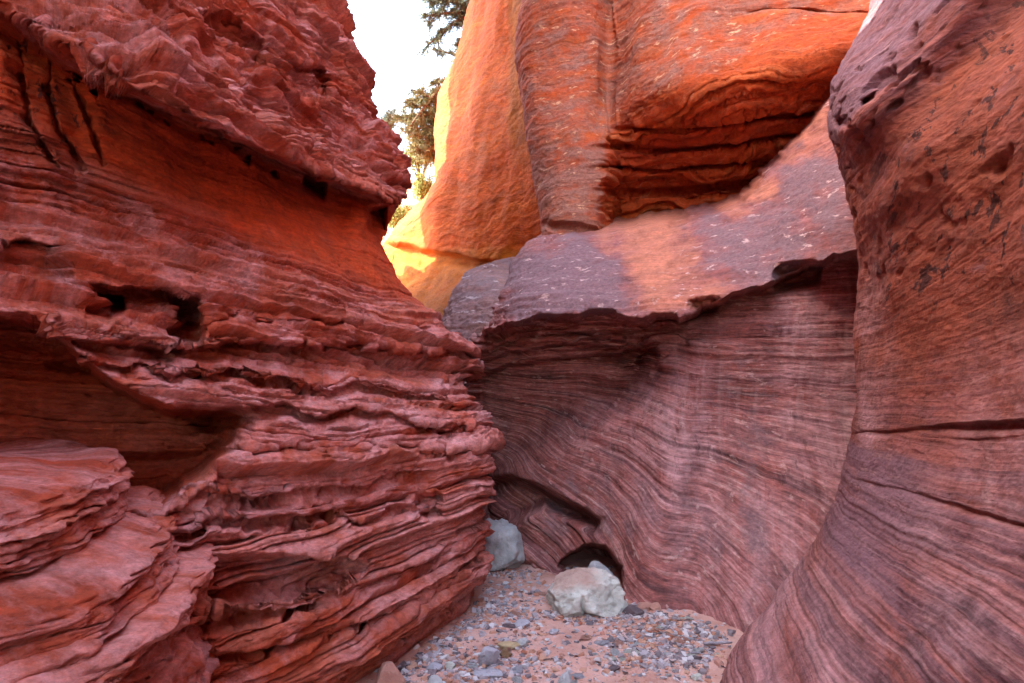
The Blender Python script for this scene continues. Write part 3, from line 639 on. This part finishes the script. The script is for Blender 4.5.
def f_masks(px, py, X, Y, Z, s):
    return {'warm': np.clip(0.9 * sstep(236, 258, py) + 0.9 * sstep(500, 512, px) * sstep(200, 120, py), 0, 1), 'varn_or_skylit': 0.28 + 0.2 * sstep(505, 480, px) * sstep(260, 200, py) - 0.5 * sstep(240, 262, py), 'fleck': 0.1 + Z0(px), 'wash': 0.0 + Z0(px), 'stain': Z0(px)}  # warm mask paints the glow of the base and right strip yellower
o = wall('canyon_wall', GLO, f_sil, -1, 640, f_rows, f_ctrl, f_rec, [(0, 0.0), (6.0, 0.0)],
     [(41, 0.3, 0.9, 0.07, 0.15, 0.3), (42, 0.08, 0.25, 0.03, 0.3, 0.3)],
     r_arc=14, arc_k=1.5, back=4.0, warp=0.25, rough=0.010, masks=f_masks, disp_fn=f_disp, col_step=0.9, y_ref=11)
tag(o, 'sunlit bright orange rock wall in the distance beside the strip of sky', 'rock wall', kind='structure')

# ------------------------------------------------------------------ grey shoulder in front of it
e_rows = spaced([(255, 1.0), (360, 4), (640, 1)])
e_sil = [(255, 530), (262, 496), (266, 480), (272, 468), (285, 458), (300, 448), (318, 441), (345, 432), (640, 410)]
e_ctrl = [(530, 255, 10.5), (500, 262, 9.4), (480, 275, 8.6), (500, 290, 8.0), (520, 280, 8.3), (470, 300, 8.1), (500, 330, 7.6), (450, 330, 8.0), (470, 400, 7.4), (540, 400, 7.2), (430, 600, 7.4), (560, 600, 7.2)]
o = wall('canyon_wall', GRY, e_sil, -1, 580, e_rows, e_ctrl, [], [(0, 0.0), (6.0, 0.0)],
     [(51, 0.1, 0.3, 0.05, 0.4, 0.3), (52, 0.03, 0.08, 0.02, 0.8, 0.3)], r_arc=12, arc_k=1.5, back=2.5, warp=0.1, rough=0.02,
     masks=lambda px, py, X, Y, Z, s: {'varn_or_skylit': 0.5 + Z0(px), 'fleck': 0.8 + Z0(px), 'wash': Z0(px), 'stain': Z0(px)}, col_step=0.8, y_ref=8, nblur=3)
tag(o, 'smooth grey-purple rock shoulder below the bright orange wall', 'rock wall', kind='structure')

# ------------------------------------------------------------------ the canyon behind the viewer
def side_wall(path, lean, seed, label):
    ys = np.linspace(path[-1][0], -12, 300); zs = np.linspace(-0.4, 9.5, 200)
    Yg, Zg = np.meshgrid(ys, zs); t = (1.9 - Yg) / 13.9
    base = np.interp(Yg, [p[0] for p in path], [p[1] for p in path]) + lean * 0.12 * np.maximum(Zg - 2, 0) + lean * 0.4 * np.sin(t * 5 + seed) * sstep(0.0, 0.3, t)
    a, b_ = layer_table(seed, 0.1, 0.35, 0.2)
    base = base + lean * (-0.15 * np.interp(Zg + 0.15 * fbm(Yg * 0.6, Zg * 0.6, seed, 3), a, b_) + 0.3 * fbm(Yg * 0.5, Zg * 0.5, seed + 2.0, 4))
    P = np.stack([base, Yg, Zg], -1)
    z = np.zeros(base.shape)
    o = grid_mesh('canyon_wall', P, RED if lean < 0 else BUT, {'strata': Zg, 'lat': Yg, 'varn_or_skylit': z + 0.2, 'fleck': z + 0.3, 'wash': z, 'stain': z, 'warm': z, 'bed': z + 1}, flip=(lean < 0))
    tag(o, label, 'rock wall', kind='structure')
side_wall([(-12, -2.2), (0, -2.5), (1.9, -2.7), (4, -4.2), (7, -5.5)], -1, 61, 'red canyon wall continuing on the left behind the viewpoint')
side_wall([(-12, 2.0), (0, 2.2), (1.9, 2.3)], 1, 62, 'striped canyon wall continuing on the right behind the viewpoint')

# ------------------------------------------------------------------ sunlit slope seen through the gap
def at(px, py, Y): return Vector(((px - 512) / F_PX * Y, Y, CAM_H - (py - HOR) / F_PX * Y))
def slope_h(x, y): return 2.6 + 0.62 * (y - 14) + 0.5 * fbm(x * 0.3, y * 0.3, 4.0, 3) - 0.25 * np.abs(x + 3)*0.3
def build_slope():
    Xg, Yg = np.meshgrid(np.linspace(-16, 6, 180), np.linspace(14.5, 24, 90))
    Zg = slope_h(Xg, Yg) + 0.08 * fbm(Xg * 2, Yg * 2, 0.5, 4)
    m, nt_, b = M_new('pale_orange_soil'); B = NB(nt_)
    c = B.ramp(B.noise(B.pos(), 1.5, 6, 0.65), [(0.35, (0.30, 0.13, 0.06)), (0.6, (0.48, 0.27, 0.15)), (0.75, (0.5, 0.36, 0.22))])
    nt_.links.new(c, b.inputs['Base Color'])
    tag(grid_mesh('hillside', np.stack([Xg, Yg, Zg], -1), m), 'sunlit slope behind the gap', 'hillside', kind='structure')
build_slope()

# ------------------------------------------------------------------ stones
def stone_material(name, lo, hi, red=0.0, tint=(0.46, 0.22, 0.16), top=None):
    m, nt_, b = M_new(name); B = NB(nt_); pos = B.node('ShaderNodeTexCoord').outputs['Object']
    c = B.ramp(B.noise(pos, 7, 7, 0.65), [(0.3, lo), (0.65, hi)])
    dustn = B.noise(pos, 4.5, 5, 0.6)
    msk = B.rng(dustn, 0.60 - red * 0.2, 0.74 - red * 0.2)
    if top:
        sp_ = B.node('ShaderNodeSeparateXYZ'); B.put(sp_.inputs[0], pos)
        msk = B.math('MULTIPLY', B.rng(B.math('ADD', sp_.outputs[2], B.math('MULTIPLY', B.math('SUBTRACT', dustn, 0.5), 0.25)), top * 0.78, top * 0.95), B.rng(sp_.outputs[0], 0.12, 0.0))
    if red: c = B.mix(B.math('MULTIPLY', msk, 0.6), c, tint)
    sp = B.noise(pos, 55, 3, 0.7)
    c = B.mix(B.rng(sp, 0.62, 0.7, 0, 0.5), c, tuple(v * 0.4 for v in lo))
    nt_.links.new(c, b.inputs['Base Color'])
    nt_.links.new(B.bump(B.noise(pos, 16, 9, 0.72), 0.03), b.inputs['Normal'])
    return m
S_WHITE = stone_material('pale_green_grey_stone', (0.36, 0.38, 0.34), (0.62, 0.64, 0.58), 0.3)
S_BIG = stone_material('pale_boulder_stone', (0.36, 0.37, 0.34), (0.66, 0.67, 0.61), 0.5, top=0.36)
S_BLUE = stone_material('blue_grey_stone', (0.30, 0.31, 0.32), (0.54, 0.56, 0.57), 0.12)
S_LAV = stone_material('lavender_grey_shale', (0.30, 0.30, 0.34), (0.48, 0.48, 0.54), 0.1)
S_YEL = stone_material('yellow_tan_stone', (0.40, 0.30, 0.16), (0.55, 0.45, 0.28), 0.1)
S_BRN = stone_material('brown_stone', (0.16, 0.09, 0.05), (0.28, 0.18, 0.10), 0.1)
S_PINK = stone_material('pink_sandstone_stone', (0.38, 0.18, 0.14), (0.50, 0.28, 0.22), 0.0)
S_DARK = stone_material('dark_purple_stone', (0.08, 0.06, 0.07), (0.16, 0.12, 0.13), 0.0)
STICK = stone_material('weathered_wood', (0.10, 0.07, 0.07), (0.22, 0.17, 0.16), 0.0)
STICKP = stone_material('grey_driftwood', (0.26, 0.24, 0.27), (0.42, 0.40, 0.44), 0.0)

def rock_verts(size, seed, sub=4, cuts=9, depth=(0.6, 0.93), rough=0.05):
    bm = bmesh.new(); bmesh.ops.create_icosphere(bm, subdivisions=sub, radius=1)
    v = np.array([q.co[:] for q in bm.verts]); f = np.array([[q.index for q in p.verts] for p in bm.faces]); bm.free()
    r = np.random.RandomState(seed)
    for _ in range(cuts):
        n = r.normal(size=3); n /= np.linalg.norm(n); c = r.uniform(*depth)
        over = np.maximum(0, v @ n - c); v = v - over[:, None] * n * 0.93
    n_ = rough * fbm(v[:, 0] * 1.7 + seed, v[:, 1] * 1.7, v[:, 2] * 1.7, 5, 0.6)
    v = v * (1 + n_[:, None])
    lo, hi = v.min(0), v.max(0)
    v = (v - (lo + hi) / 2) / (hi - lo) * np.array(size)
    v[:, 2] += size[2] / 2
    return v, f

def mesh_from(name, v, f, mat, smooth=True):
    me = bpy.data.meshes.new(name); me.from_pydata(v.tolist(), [], f.tolist()); me.update()
    me.polygons.foreach_set('use_smooth', np.full(len(me.polygons), smooth)); me.materials.append(mat)
    o = bpy.data.objects.new(name, me); COL.objects.link(o); return o

def ground_at(px, py):
    d = 1093.0 / (py - HOR)
    for _ in range(6):
        x = (px - 512) / F_PX * d; z = float(floor_h(np.float32(x), np.float32(d)))
        d = (CAM_H - z) * F_PX / (py - HOR)
    return (px - 512) / F_PX * d, d, z

def stone(name, px, py, w, h, mat, seed, label, cat='stone', dep=0.8, sink=0.12, rot=(0, 0, 0), group=None, sub=3, fn=None, cuts=9, rough=0.05):
    x, y, z = ground_at(px, py); k = y / F_PX
    sz = (w * k, w * k * dep, h * k / (1 - sink))
    v, f = rock_verts(sz, seed, sub, cuts, depth=(0.5, 0.88) if cuts > 12 else (0.66, 0.93), rough=rough)
    if fn is not None: v = fn(v, sz)
    o = mesh_from(name, v, f, mat)
    o.location = (x, y + sz[1] * 0.4, z - sz[2] * sink); o.rotation_euler = rot
    tag(o, label, cat, group); return o

def boulder_fn(v, sz):
    x, y, z = v[:, 0] / sz[0], v[:, 1] / sz[1], v[:, 2] / sz[2]
    # a crack that splits off the left third, opening into a hollow low on the front
    lx = x + 0.10 - 0.25 * (0.6 - z) + 0.02 * np.sin(z * 17)
    cr = np.exp(-(lx / 0.022) ** 2) * sstep(0.75, 0.55, z) * sstep(0.1, -0.15, y)
    hol = np.exp(-((x - 0.06) / 0.16) ** 2 - ((z - 0.27 + 0.3 * (x - 0.06)) / 0.10) ** 2) * sstep(0, -0.2, y)
    v = v.copy(); v[:, 1] += sz[1] * (0.10 * cr + 0.22 * hol)
    v[:, 2] -= sz[2] * 0.10 * sstep(-0.05, -0.3, x) * z
    v[:, 2] += sz[2] * 0.05 * np.exp(-((x + 0.25) / 0.12) ** 2) * z
    return v
stone('boulder', 590, 618, 85, 43, S_BIG, 14, 'big pale boulder with pink-dusted top and cracked hollow front, alone on the sandy floor', 'boulder', dep=0.8, sub=6, fn=boulder_fn, cuts=11, rough=0.12, sink=0.33)
stone('boulder', 496, 572, 58, 50, S_BLUE, 5, 'blue-grey rounded boulder half hidden behind the left wall at the far end of the floor', 'boulder', dep=0.9, sub=5, cuts=9, rough=0.16, sink=0.25)
SINGLES = [
    (484, 668, 21, 20, S_LAV, 21, 'pale lavender wedge-shaped stone standing on edge just behind the flat slab', 0.5, (0.1, 0.35, 0.3)),
    (488, 679, 31, 7, S_LAV, 22, 'thin flat lavender slab lying in front of the wedge-shaped stone', 0.55, (0, 0.05, -0.15)),
    (508, 651, 23, 7, S_YEL, 23, 'yellowish flat stone lying on top of small gravel right of the wedge-shaped stone', 0.6, (0, 0, -0.2)),
    (506, 659, 13, 9, S_BRN, 24, 'small brown stone tucked below the yellowish flat stone', 0.9, (0, 0, 0)),
    (387, 692, 30, 27, S_PINK, 25, 'pale rounded stone at the foot of the left wall, on the bottom edge', 0.8, (0, 0, 0.4)),
    (434, 689, 18, 11, S_BLUE, 26, 'light grey stone at the bottom edge beside the pale rounded stone', 0.8, (0, 0, 0)),
    (434, 672, 17, 7, S_LAV, 27, 'grey flat stone near the left wall beside a small whitish one', 0.7, (0, 0, 0.1)),
    (450, 671, 11, 8, S_WHITE, 28, 'small whitish stone right of the grey flat stone near the left wall', 0.8, (0, 0, 0)),
    (523, 648, 13, 8, S_BLUE, 29, 'blue-grey stone just right of the yellowish flat stone', 0.8, (0, 0, 0.5)),
    (522, 628, 17, 7, S_LAV, 30, 'greyish stone left of the big pale boulder, touching a dark flat one', 0.7, (0, 0, 0.1)),
    (509, 628, 14, 4, S_DARK, 31, 'dark flat stone touching a greyish one left of the big pale boulder', 0.7, (0, 0, 0)),
    (522, 563, 8, 11, S_YEL, 33, 'small tan stone standing at the right side of the blue-grey far boulder', 0.8, (0, 0, 0)),
    (646, 613, 22, 9, S_PINK, 34, 'pinkish stone lying against the wall just right of the big pale boulder', 0.7, (0, 0, 0.2)),
    (656, 612, 12, 8, S_PINK, 35, 'small tan stone beside the pinkish stone at the foot of the striped wall', 0.7, (0, 0, 0.2)),
    (615, 673, 14, 6, S_DARK, 36, 'dark-edged stone alone on the bare sand right of centre', 0.7, (0, 0, 0)),
    (566, 688, 16, 14, S_BLUE, 37, 'blue-grey pointed stone at the bottom edge below the bare sand', 0.8, (0, 0, 0.6)),
    (554, 635, 11, 5, S_LAV, 38, 'small lavender stone on bare sand in front of the left side of the big boulder', 0.8, (0, 0, 0)),
    (634, 617, 22, 11, S_DARK, 39, 'dark grey stone tucked under the right end of the big pale boulder', 0.6, (0, 0, -0.1)),
    (697, 681, 12, 6, S_WHITE, 41, 'pale stone near the foot of the right striped buttress at the bottom edge', 0.8, (0, 0, 0.2)),
    (608, 607, 32, 30, S_BLUE, 42, 'grey stone peeking out behind the top of the big pale boulder', 0.7, (0, 0, 0.2)),
]
for px, py, w, h, mt, sd_, lb, dep, rot in SINGLES:
    o = stone('stone', px, py, w, h, mt, sd_, lb, dep=dep, rot=rot, cuts=18, rough=0.03, sub=4)
    if sd_ == 42: o.location.y += 0.36
protos = []
rr = random.Random(5)
for i in range(5):
    v, f = rock_verts((1, 0.7, 0.26), 70 + i, 2, 14, depth=(0.45, 0.8))
    for mt in (S_LAV, S_BLUE, S_WHITE, S_PINK):
        me = bpy.data.meshes.new('stone'); me.from_pydata(v.tolist(), [], f.tolist()); me.materials.append(mt); protos.append(me)
def rand_spot():
    while True:
        q = rr.random()
        if q < 0.45: px, py = rr.gauss(655, 28), rr.gauss(643, 14)
        elif q < 0.7: px, py = rr.gauss(505, 25), rr.gauss(605, 18)
        elif q < 0.9: px, py = rr.gauss(475, 40), rr.gauss(667, 10)
        else: px, py = rr.uniform(440, 720), rr.uniform(600, 682)
        if not (566 < py < 700): continue
        lx = np.interp(py, [566, 600, 632, 655, 683], [490, 478, 468, 430, 385]); rx = np.interp(py, [566, 590, 615, 635, 660, 690], [525, 600, 690, 735, 728, 705])
        if not (lx < px < rx): continue
        if 545 < px < 635 and 596 < py < 620: continue
        return px, py
for i in range(150):
    px, py = rand_spot(); x, y, z = ground_at(px, py)
    o = bpy.data.objects.new('stone', protos[rr.randrange(len(protos))]); COL.objects.link(o)
    w = 0.02 + 0.085 * rr.random() ** 3; o.scale = (w, w, w); o.location = (x, y, z - w * 0.08)
    o.rotation_euler = (rr.uniform(-.3, .3), rr.uniform(-.3, .3), rr.uniform(0, 6.3))
    tag(o, 'small grey or pinkish chip of rock among the gravel on the canyon floor', 'stone', 'small loose stones on the floor')

def gravel():
    r = np.random.RandomState(3); V, Fc = [], []; n = 0
    base = np.array([[-1, -1, 0], [1, -1, 0], [1, 1, 0], [-1, 1, 0], [-.8, -.7, 1], [.7, -.8, 1], [.8, .8, 1], [-.7, .8, 1]], float)
    fs = np.array([[0, 1, 5, 4], [1, 2, 6, 5], [2, 3, 7, 6], [3, 0, 4, 7], [4, 5, 6, 7]])
    for i in range(10000):
        if i < 4800: px, py = rand_spot()
        elif i < 7000: px, py = rr.uniform(370, 735), rr.uniform(566, 720)
        elif i < 7700:
            a_ = rr.uniform(0, 6.3); px, py = 590 + math.cos(a_) * rr.gauss(44, 4), 612 + abs(math.sin(a_)) * rr.gauss(9, 2)
        elif i < 8000: px, py = rr.gauss(512, 14), rr.gauss(573, 2.5)
        elif i < 9000: t_ = rr.random(); px, py = 380 + 105 * t_ + abs(rr.gauss(0, 9)), 683 - 75 * t_ + rr.gauss(0, 4)
        else: t_ = rr.random(); px, py = 600 + 130 * t_ - abs(rr.gauss(0, 8)), 594 + 42 * t_ + rr.gauss(2, 3)
        x, y, z = ground_at(px, py)
        s_ = 0.003 + 0.020 * r.rand() ** 4
        b = base * (1 + 0.5 * r.normal(size=(8, 3)) * 0.5) * np.array([s_, s_ * r.uniform(.5, 1), s_ * r.uniform(.25, .9)])
        a = r.rand() * 6.3; c, d = math.cos(a), math.sin(a)
        b = np.stack([b[:, 0] * c - b[:, 1] * d, b[:, 0] * d + b[:, 1] * c, b[:, 2] + b[:, 0] * r.normal() * 0.3], 1)
        V.append(b + np.array([x, y, z])); Fc.append(fs + n); n += 8
    V = np.concatenate(V); Fc = np.concatenate(Fc)
    m, nt_, b = M_new('mixed_gravel'); B = NB(nt_)
    geo = B.node('ShaderNodeNewGeometry')
    c = B.ramp(geo.outputs['Random Per Island'], [(0, (0.10, 0.08, 0.09)), (0.2, (0.24, 0.20, 0.21)), (0.45, (0.36, 0.33, 0.35)), (0.65, (0.54, 0.52, 0.53)), (0.78, (0.36, 0.15, 0.10)), (1, (0.46, 0.28, 0.20))])
    nt_.links.new(c, b.inputs['Base Color'])
    tag(mesh_from('gravel', V, Fc, m, False), 'loose grey and red rock chips over the sand', 'gravel', kind='stuff')
gravel()

def tube(name, pts, rad, mat, seg=8):
    bm = bmesh.new(); rings = []
    for i, p in enumerate(pts):
        t = (pts[min(i + 1, len(pts) - 1)] - pts[max(i - 1, 0)]).normalized(); a = t.orthogonal().normalized(); b_ = t.cross(a)
        rings.append([bm.verts.new(p + (a * math.cos(k * 2 * math.pi / seg) + b_ * math.sin(k * 2 * math.pi / seg)) * rad[i]) for k in range(seg)])
    for r0, r1 in zip(rings, rings[1:]):
        for k in range(seg): bm.faces.new((r0[k], r0[(k + 1) % seg], r1[(k + 1) % seg], r1[k]))
    bm.faces.new(rings[0][::-1]); bm.faces.new(rings[-1])
    me = bpy.data.meshes.new(name); bm.to_mesh(me); bm.free(); me.materials.append(mat)
    for p in me.polygons: p.use_smooth = True
    o = bpy.data.objects.new(name, me); COL.objects.link(o); return o
def stick(px, py, length, yaw, rad, mat, label):
    x, y, z = ground_at(px, py); rs = random.Random(int(px))
    pts = [Vector(((t - .5) * length, 0.06 * length * math.sin(t * 4 + px), rad + 0.03 * length * t + 0.01 * rs.random())) for t in np.linspace(0, 1, 8)]
    o = tube('stick', pts, [rad * (1 - 0.4 * t) for t in np.linspace(0, 1, 8)], mat)
    o.location = (x, y, z); o.rotation_euler = (0, 0, yaw); tag(o, label, 'stick')
stick(718, 646, 0.17, 0.15, 0.011, STICKP, 'thick grey stick lying near the foot of the right buttress')
stick(553, 661, 0.11, 0.05, 0.004, STICK, 'short dark twig on the bare sand below the big boulder')
stick(680, 622, 0.14, 0.25, 0.004, STICK, 'thin dark twig along the foot of the striped middle wall')
stick(700, 655, 0.13, -0.3, 0.004, STICKP, 'thin pale twig in the gravel just below the thick grey stick')

# ------------------------------------------------------------------ trees and shrubs beyond the gap
def leaf_mat(name, a, b_):
    m, nt_, b = M_new(name); B = NB(nt_)
    geo = B.node('ShaderNodeNewGeometry')
    nt_.links.new(B.ramp(geo.outputs['Random Per Island'], [(0, a), (1, b_)]), b.inputs['Base Color'])
    return m
NEEDLE = leaf_mat('juniper_needles', (0.08, 0.09, 0.05), (0.24, 0.24, 0.12))
NEEDB = leaf_mat('blue_green_needles', (0.05, 0.08, 0.08), (0.18, 0.22, 0.14))
OLIVE = leaf_mat('olive_yellow_leaves', (0.10, 0.12, 0.03), (0.26, 0.28, 0.08))
m_bark, _n, _b = M_new('grey_brown_bark'); _b.inputs['Base Color'].default_value = (0.12, 0.075, 0.05, 1)

def quads(V, Fc, p, d, w, ln, r):
    """one thin bent needle spray face"""
    side = Vector((r.gauss(0, 1), r.gauss(0, 1), r.gauss(0, 1))).cross(d)
    if side.length < 1e-4: return
    side = side.normalized() * w; n = len(V)
    q = p + d * ln
    V += [p - side * 0.6, p + side * 0.6, q + side * 0.15, q - side * 0.15]; Fc.append((n, n + 1, n + 2, n + 3))

def conifer(base, top, limbs, label, seed, mat, spray=0.22, nspray=70):
    r = random.Random(seed)
    e = bpy.data.objects.new('juniper_tree', None); COL.objects.link(e); e.location = base; tag(e, label, 'tree')
    def par(o): o.parent = e; o.matrix_parent_inverse = Matrix.Translation(-Vector(base)); return o
    n = 9; pts = [base.lerp(top, t) + Vector((r.gauss(0, .06), r.gauss(0, .06), 0)) for t in np.linspace(0, 1, n)]
    par(tube('trunk', pts, [0.16 * (1 - 0.7 * t) for t in np.linspace(0, 1, n)], m_bark))
    V, Fc = [], []; 
    for (t, tip, k) in limbs:
        a = base.lerp(top, t); tip = Vector(tip)
        mid = a.lerp(tip, 0.5) + Vector((0, 0, 0.25))
        lp = [(a * (1 - u) * (1 - u) + mid * 2 * u * (1 - u) + tip * u * u) for u in np.linspace(0, 1, 8)]
        par(tube('limb', lp, [0.05 * (1 - 0.8 * u) + .006 for u in np.linspace(0, 1, 8)], m_bark, 6))
        ax = (tip - a).normalized()
        for _ in range(k):
            u = r.uniform(0.1, 1.0) ** 0.8; i = u * 7; i0 = min(6, int(i)); p = lp[i0].lerp(lp[i0 + 1], i - i0)
            d = (ax * 0.7 + Vector((r.gauss(0, .7), r.gauss(0, .7), r.gauss(-.1, .6)))).normalized(); ln = spray * r.uniform(0.5, 1.9)
            for b in range(4):
                d2 = (d + Vector((r.gauss(0, .35), r.gauss(0, .35), r.gauss(0, .35)))).normalized(); l2 = ln * r.uniform(.4, 1)
                tw = [p + d2 * l2 * q + Vector((0, 0, -0.35 * l2 * q * q)) for q in (0, .5, 1)]
                for a_, b_ in zip(tw, tw[1:]): quads(V, Fc, a_, (b_ - a_).normalized(), 0.006, (b_ - a_).length, r)
                for _ in range(nspray // 4):
                    q = r.random(); c = tw[0].lerp(tw[2], q)
                    quads(V, Fc, c, (d2 * .8 + Vector((r.gauss(0, .6), r.gauss(0, .6), r.gauss(0, .6)))).normalized(), 0.013, r.uniform(.04, .10), r)
    me = bpy.data.meshes.new('crown'); me.from_pydata([v[:] for v in V], [], Fc); me.materials.append(mat)
    c = bpy.data.objects.new('crown', me); COL.objects.link(c); par(c)
def tips(lst, Y): return [(t, at(x, y, Y + dy), k) for t, x, y, dy, k in lst]
def region_limbs(n, x0, x1, y0, y1, Y, seed, k, ok):
    r = random.Random(seed); out = []
    while len(out) < n:
        x, y = r.uniform(x0, x1), r.uniform(y0, y1)
        if ok(x, y): out.append((min(1, max(0.05, r.gauss(0.5, 0.25))), at(x, y, Y + r.uniform(-.6, .6)), k))
    return out
conifer(at(505, 90, 15.5), at(480, -80, 15.0), region_limbs(46, 418, 490, -90, 70, 15, 1, 28, lambda x, y: x > 424 - y * 0.05 + (0 if y > -20 else (-20 - y) * 0.4) and y < 35 + (x - 418) * 1.2),
        'dark juniper with drooping branches leaning out over the top of the orange wall', 4, NEEDB, spray=0.2)
conifer(at(470, 190, 16.0), at(462, 70, 15.6), region_limbs(40, 397, 446, 82, 158, 15.4, 2, 22, lambda x, y: x > 397 + abs(y - 120) * 0.35 and y < 160),
        'smaller brownish juniper hanging beside the edge of the orange wall, below the dark one', 8, NEEDLE, spray=0.2)
def bush(px, py, Y, w, h, label, seed, mat, name='shrub', leaves=1500, sz=0.05):
    r = random.Random(seed); base = at(px, py, Y)
    e = bpy.data.objects.new(name, None); COL.objects.link(e); e.location = base; tag(e, label, 'shrub')
    W, H = w * Y / F_PX / 2, h * Y / F_PX; V, Fc = [], []
    def par(o): o.parent = e; return o
    for i in range(9):
        a = r.uniform(0, 6.3); tip = Vector((math.cos(a) * W * r.uniform(.3, .9), math.sin(a) * W * .8, H * r.uniform(.55, 1)))
        pts = [Vector((0, 0, -0.1)), tip * 0.5 + Vector((0, 0, H * .08)), tip]
        par(tube('branch', pts, [0.03, 0.018, 0.006], m_bark, 5))
        for _ in range(leaves // 9):
            c = pts[1].lerp(tip, r.uniform(-.2, 1.15)) + Vector((r.gauss(0, W * .2), r.gauss(0, W * .2), r.gauss(0, H * .1)))
            quads(V, Fc, c, Vector((r.gauss(0, 1), r.gauss(0, 1), r.gauss(.5, 1))).normalized(), sz * .4, sz * r.uniform(.6, 1.6), r)
    me = bpy.data.meshes.new('foliage'); me.from_pydata([v[:] for v in V], [], Fc); me.materials.append(mat)
    c = bpy.data.objects.new('foliage', me); COL.objects.link(c); par(c)
bush(420, 182, 18, 44, 46, 'bright yellow-green shrub in full sun, directly under the brownish juniper', 1, OLIVE, leaves=5000)
bush(424, 212, 16.5, 34, 38, 'yellow-green shrub lower on the slope, just above the edge of the orange wall', 2, OLIVE, leaves=3500)
bush(398, 236, 15.5, 30, 34, 'olive shrub at the bottom of the gap, beside the tip of the red overhang', 3, OLIVE, leaves=3500)
bush(388, 134, 17.5, 26, 24, 'small dark blue-green shrub on the skyline above the tip of the red wall', 4, NEEDB, leaves=1800)
